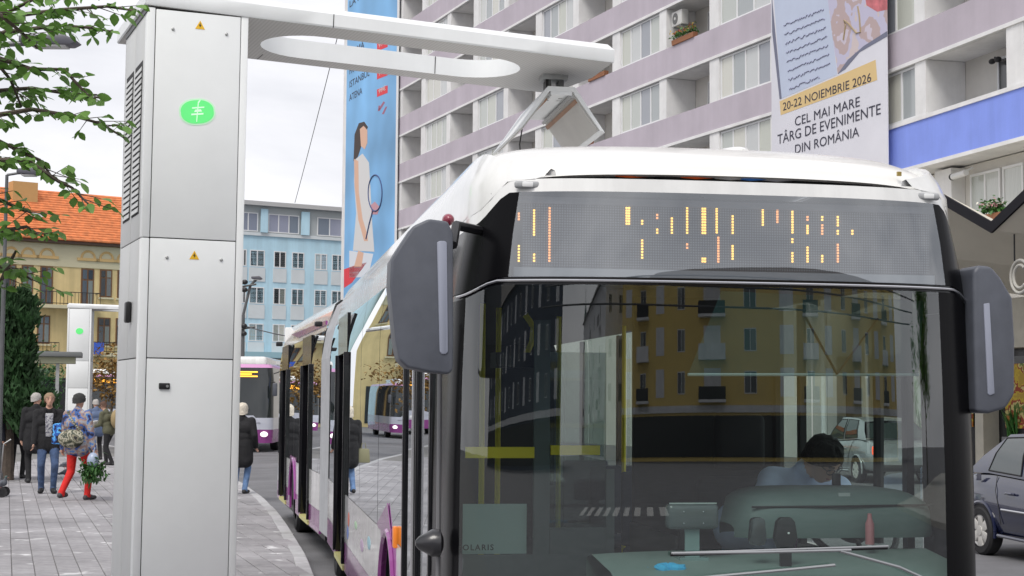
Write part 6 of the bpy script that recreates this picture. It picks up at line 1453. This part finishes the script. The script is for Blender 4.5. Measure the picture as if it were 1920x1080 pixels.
# ------------------------------------------------------------------ vegetation
def leaf_tree():
    base = Vector((-4.9, 8.9, PZ)); t = thing('street_tree', 'leafy green street tree with branches reaching past the pillar', 'tree', base)
    bark = mat('bark', (.09, .07, .055), .9, var=.3, vscale=8, bump=.8, bscale=25)
    MB().tube([(0, 0, 0), (.05, .02, 1.4), (.1, .05, 2.6), (.2, .02, 3.6), (.25, 0, 4.6), (.2, 0, 5.6)], [.16, .12, .11, .09, .07, .03], 12).build('trunk', bark, t, smooth=True)
    br = [([(-70, 60), (20, 30), (120, 18), (200, 12), (252, 20)], 8.6), ([(-70, 90), (10, 60), (110, 48), (170, 52), (215, 60)], 8.9), ([(-80, 120), (0, 110), (60, 130), (120, 130), (170, 185), (185, 182)], 8.4), ([(-80, 200), (0, 170), (60, 165), (120, 175), (182, 178)], 8.8),
          ([(-80, 260), (0, 215), (60, 205), (140, 218), (190, 232), (232, 258)], 8.5), ([(-80, 300), (0, 265), (40, 285), (75, 300), (100, 335)], 8.7), ([(-70, 300), (50, 300), (110, 340), (135, 352), (165, 382)], 8.4), ([(-80, 10), (0, 0), (80, -20), (150, -12)], 9.0), ([(-90, 60), (-20, 100), (20, 150), (40, 200)], 8.7),
          ([(-80, 30), (-10, 20), (40, 60), (70, 90)], 8.3), ([(-60, 360), (0, 375), (30, 388), (55, 398)], 8.6), ([(-60, 440), (20, 430), (50, 425), (82, 446)], 8.6), ([(-60, 520), (0, 500), (30, 505), (60, 525)], 8.9), ([(-60, 560), (0, 530), (25, 480), (30, 470)], 8.9), ([(-90, 150), (-20, 40), (60, 0), (110, -30)], 8.5)]
    rg = random.Random(21); leaves = []; bm_ = MB()
    for pts, Y in br:
        W = [at(px, py, Y + rg.uniform(-.12, .12)) - base for px, py in pts]
        start = Vector((.15 + rg.uniform(-.05, .05), 0, min(5.4, max(2.0, W[0].z - rg.uniform(.15, 1.0))))); W = [start, (start + W[0]) / 2 + Vector((0, 0, .12))] + W
        # resample
        for i in range(1, len(W)): pass
        n = len(W); rads = [.018 * (1 - i / n) ** 1.1 + .0035 for i in range(n)]; bm_.tube(W, rads, 6)
        for i in range(len(W) - 1):
            seg = W[i + 1] - W[i]; k = int(seg.length / .023)
            for j in range(k):
                p = W[i] + seg * ((j + rg.random()) / max(1, k)); side = 1 if j % 2 else -1
                a = math.atan2(seg.y, seg.x) + side * rg.uniform(.5, 1.2)
                if rg.random() < .42:                                      # short twig
                    e = p + Vector((math.cos(a), math.sin(a) * .6, rg.uniform(-.5, .3))) * rg.uniform(.08, .2); bm_.tube([p, e], [.003, .0015], 4)
                    leaves.append((p.lerp(e, .6), a + 1.0, rg)); leaves.append((e, a - .2, rg)); leaves.append((p.lerp(e, .8), a - 1.0, rg))
                else: leaves.append((p, a, rg))
    bm_.build('branches', bark, t, smooth=True)
    meshes = [leaf_mesh('leaf', leafm, L_, W_) for L_, W_ in ((.070, .050), (.058, .040), (.082, .054))]
    inst = []; 
    for p, a, _ in leaves:
        M = Matrix.Translation(p) @ Euler((rg.uniform(-.9, .9), rg.uniform(-.1, .9), a + rg.uniform(-.4, .4))).to_matrix().to_4x4(); q_ = proj(base + p); inst.append((not (-5 < q_[0] < 262 and -5 < q_[1] < 560), rg.random(), M))
    inst.sort(key=lambda x: x[:2]); rest_ = MB()
    for k, (_, _, M) in enumerate(inst):
        me = meshes[k % 3]
        if k < 290: link('leaf', me, t, M=M)
        else: rest_._a([M @ v.co for v in me.vertices], [tuple(f.vertices) for f in me.polygons])
    # rest of the crown above and left of the frame
    for _ in range(5200):
        d = Vector((rg.gauss(0, 1), rg.gauss(0, 1), rg.gauss(0, 1))).normalized() * (rg.random() ** .35); c = Vector((-.1 + d.x * 1.9, d.y * 1.9, 4.7 + d.z * 2.3)); q_ = proj(base + c)
        if -40 < q_[0] < 300 and q_[1] > -30: continue
        M = Matrix.Translation(c) @ Euler((rg.uniform(-.9, .9), rg.uniform(-.1, .9), rg.uniform(0, 6.28))).to_matrix().to_4x4(); me = meshes[0]; rest_._a([M @ v.co for v in me.vertices], [tuple(f.vertices) for f in me.polygons])
    stuff(rest_.build('crown', leafm, t, smooth=True, fixn=False))
leaf_tree()
conm = mat('conifer_green', (.018, .062, .014), .75, var=.5, vscale=3.5)
def conifer(loc, H_, rad, label, seed):
    t = thing('conifer', label, 'tree', loc); rg = random.Random(seed)
    MB().tube([(0, 0, 0), (0, 0, H_ * .9)], [.14, .02], 8).build('trunk', MATS['bark'], t)
    mb = MB()
    lobes = [(rg.uniform(0, 6.28), rg.uniform(.15, .85), rg.uniform(.7, 1.15)) for _ in range(70)]
    for a, f, s_ in lobes:
        zc = H_ * (.08 + .86 * f); r_ = rad * (1 - f) ** .6 * s_ * (.75 + .25 * math.sin(f * 9)); c = Vector((math.cos(a) * r_ * .75, math.sin(a) * r_ * .75, zc))
        for _ in range(130):
            d = Vector((rg.gauss(0, 1), rg.gauss(0, 1), rg.gauss(0, 1.3))).normalized() * rg.uniform(.5, 1) * .38 * rad * (1.1 - f * .6); p = c + d; u = Vector((rg.gauss(0, .5) + d.x, rg.gauss(0, .5) + d.y, 1.0 + rg.gauss(0, .3))).normalized(); s2 = u.cross(Vector((rg.gauss(0, 1), rg.gauss(0, 1), .1))).normalized(); l_ = rg.uniform(.10, .2)
            mb._a([p - s2 * .035, p + s2 * .035, p + u * l_ + s2 * .012, p + u * l_ - s2 * .012], [(0, 1, 2, 3)])
    mb.build('crown', conm, t, fixn=False); return t
p = at(18, 740, 33); conifer((p.x, p.y, PZ), at(18, 478, 33).z - PZ, 1.1, 'dense dark green conifer behind the men in black', 4)
def bush(loc, label, m, size, seed, n=900, leaf=.16):
    t = thing('small_tree', label, 'tree', loc); rg = random.Random(seed)
    MB().tube([(0, 0, 0), (.1, 0, size * .5), (0, .1, size)], [.07, .05, .015], 8).build('trunk', MATS['bark'], t)
    for k in range(6):
        a = k * 1.05; MB().tube([(.05, 0, size * .45), (math.cos(a) * size * .25, math.sin(a) * size * .25, size * .8)], [.03, .008], 5).build('limb', MATS['bark'], t)
    pts = []
    for _ in range(14):
        c = Vector((rg.gauss(0, .22), rg.gauss(0, .22), rg.gauss(.75, .14))) * size
        pts += [c + Vector((rg.gauss(0, .1), rg.gauss(0, .1), rg.gauss(0, .09))) * size for _ in range(n // 14)]
    leaf_cloud('crown', t, m, pts, leaf, rg)
autumn = mat('leaf_autumn', (.25, .14, .03), .7, var=.4, vscale=3)
p = at(208, 700, 70); bush((p.x, p.y, PZ), 'small autumn brown tree before the yellow house', autumn, 3.6, 8, 1100, .2)
p = at(72, 700, 60); bush((p.x, p.y, PZ), 'small light green tree behind the bus shelter', leafp, 3.2, 9, 900, .16)
# ------------------------------------------------------------------ the square behind the camera (seen as reflections in the windscreen)
def block(name, label, loc, rz, W_, D_, H_, wallm, roofm, nx, nz, z0=4.2, balc=True, roof='hip'):
    t = thing(name, label, 'building', loc, rz)
    bx('wall', wallm, t, 0, W_, 0, D_, 0, H_)
    e = 1.0
    MB()._a([(-e, -e, H_), (W_ + e, -e, H_), (W_ + e, D_ + e, H_), (-e, D_ + e, H_), (D_ / 2, D_ / 2, H_ + 3.2), (W_ - D_ / 2, D_ / 2, H_ + 3.2)], [(0, 1, 5, 4), (1, 2, 5), (2, 3, 4, 5), (3, 0, 4), (3, 2, 1, 0)]).build('roof', roofm, t)
    st_ = (H_ - z0) / nz
    for k in range(nz):
        for i in range(nx):
            x = W_ * (i + .5) / nx; window_unit(t, x - .75, x + .75, z0 + k * st_ + .5, z0 + k * st_ + 2.1, -.05, 2, darkp)
            bx('surround', whiter, t, x - 1.0, x + 1.0, -.03, -.001, z0 + k * st_ + .3, z0 + k * st_ + 2.3) if i % 2 == 0 else None
            if balc and i % 3 == 1:
                b = link('balcony', None, t); bx('slab', whiter, b, x - 1.6, x + 1.6, -1.2, -.04, z0 + k * st_ - .1, z0 + k * st_ + .1); bx('parapet', whiter if k % 2 else dark, b, x - 1.6, x + 1.6, -1.2, -1.12, z0 + k * st_ + .1, z0 + k * st_ + 1.0)
        ny = max(2, int(D_ / 4))
        for i in range(ny):
            y = D_ * (i + .5) / ny
            o_ = window_unit(t, 0, 1.5, 0, 1.6, 0, 2, darkp); o_.matrix_local = Matrix.Translation((-.05, y + .75, z0 + k * st_ + .5)) @ Matrix.Rotation(R(-90), 4, 'Z')
    bx('shop_band', shopd, t, .4, W_ - .4, -.06, -.001, .3, 3.2); bx('string_course', whiter, t, -.1, W_ + .1, -.2, -.061, 3.4, 3.9)
    return t
yb2 = mat('ochre_render', (.80, .60, .20), .85, var=.08, vscale=.4); slater = mat('slate_roof', (.10, .09, .085), .8)
block('corner_building', 'ochre corner house with overhanging dark roof reflected in the windscreen', (85, -60, 0), R(207.7), 68, 18, 16, yb2, slater, 15, 4)
block('corner_building', 'pale grey apartment house with balconies reflected in the windscreen', (20.5, -104, 0), R(262), 50, 14, 15, whiter, slater, 9, 3)
block('corner_building', 'long dark slate blue office house reflected in the left half of the windscreen', (-3, -78, 0), R(178), 95, 16, 13.5, mat('slate_render', (.07, .085, .12), .7, var=.15, vscale=.4), slater, 16, 3, balc=False)
tw = thing('church_tower', 'slim church tower with onion dome reflected in the windscreen', 'tower', (17, -178, 0), 0)
bx('shaft', cw_, tw, -1.5, 1.5, -1.5, 1.5, 0, 13); MB().lathe([(1.7, 13), (1.8, 13.3), (1.1, 14.5), (.9, 16), (1.5, 17), (1.2, 18), (.3, 19.5), (.05, 22)], 16).build('spire', mat('copper_green', (.08, .12, .11), .6), tw, smooth=True)
for k in (4, 8, 11): bx('opening', dark, tw, -.5, .5, 1.501, 1.53, k, k + 1.8)
# broad tree reflected at the right
def round_tree(loc, label, seed, H_=9, rad=3.0):
    t = thing('broadleaf_tree', label, 'tree', loc); rg = random.Random(seed)
    MB().tube([(0, 0, 0), (.1, 0, H_ * .4), (0, 0, H_ * .85)], [.25, .18, .05], 10).build('trunk', MATS['bark'], t, smooth=True)
    pts = []
    for _ in range(40):
        c = Vector((rg.gauss(0, .42), rg.gauss(0, .42), 0)) * rad + Vector((0, 0, H_ * rg.uniform(.38, .98))); pts += [c + Vector((rg.gauss(0, .5), rg.gauss(0, .5), rg.gauss(0, .45))) for _ in range(110)]
        MB().tube([(0, 0, H_ * .45), c], [.05, .012], 5).build('limb', MATS['bark'], t)
    leaf_cloud('crown', t, leafm, pts, .34, rg)
round_tree((44, -13, .0), 'broad green tree reflected at the right of the windscreen', 31, 9, 3.4)
for k in range(5):
    wire((-8 + k, -36, 6.5 + .7 * k), (60, -30 + 2 * k, 7.5 + .5 * k), ('lowest', 'second lowest', 'middle', 'second highest', 'highest')[k] + ' overhead wire of five across the square reflected in the windscreen', .035, .8)
# ------------------------------------------------------------------ depth limit: thing > part > sub-part
def depth(o):
    n = 0
    while o.parent: o = o.parent; n += 1
    return n
bpy.context.view_layer.update()
for o in list(scn.objects):
    if depth(o) > 2:
        M = o.matrix_world.copy(); chain = [o]
        while chain[-1].parent: chain.append(chain[-1].parent)
        o['_np'] = chain[-2].name
        o['_mw'] = [v for r_ in M for v in r_]
for o in list(scn.objects):
    if '_np' in o:
        par = scn.objects[o['_np']]; M = Matrix([o['_mw'][i * 4:i * 4 + 4] for i in range(4)]); o.parent = par; o.matrix_parent_inverse = Matrix.Identity(4); o.matrix_local = par.matrix_world.inverted() @ M; del o['_np']; del o['_mw']
par_ = set(o.parent for o in scn.objects if o.parent)
for o in list(scn.objects):
    if o.type == 'EMPTY' and o.parent and o not in par_: bpy.data.objects.remove(o)
for o in scn.objects:
    if '_hc' in o: del o['_hc']
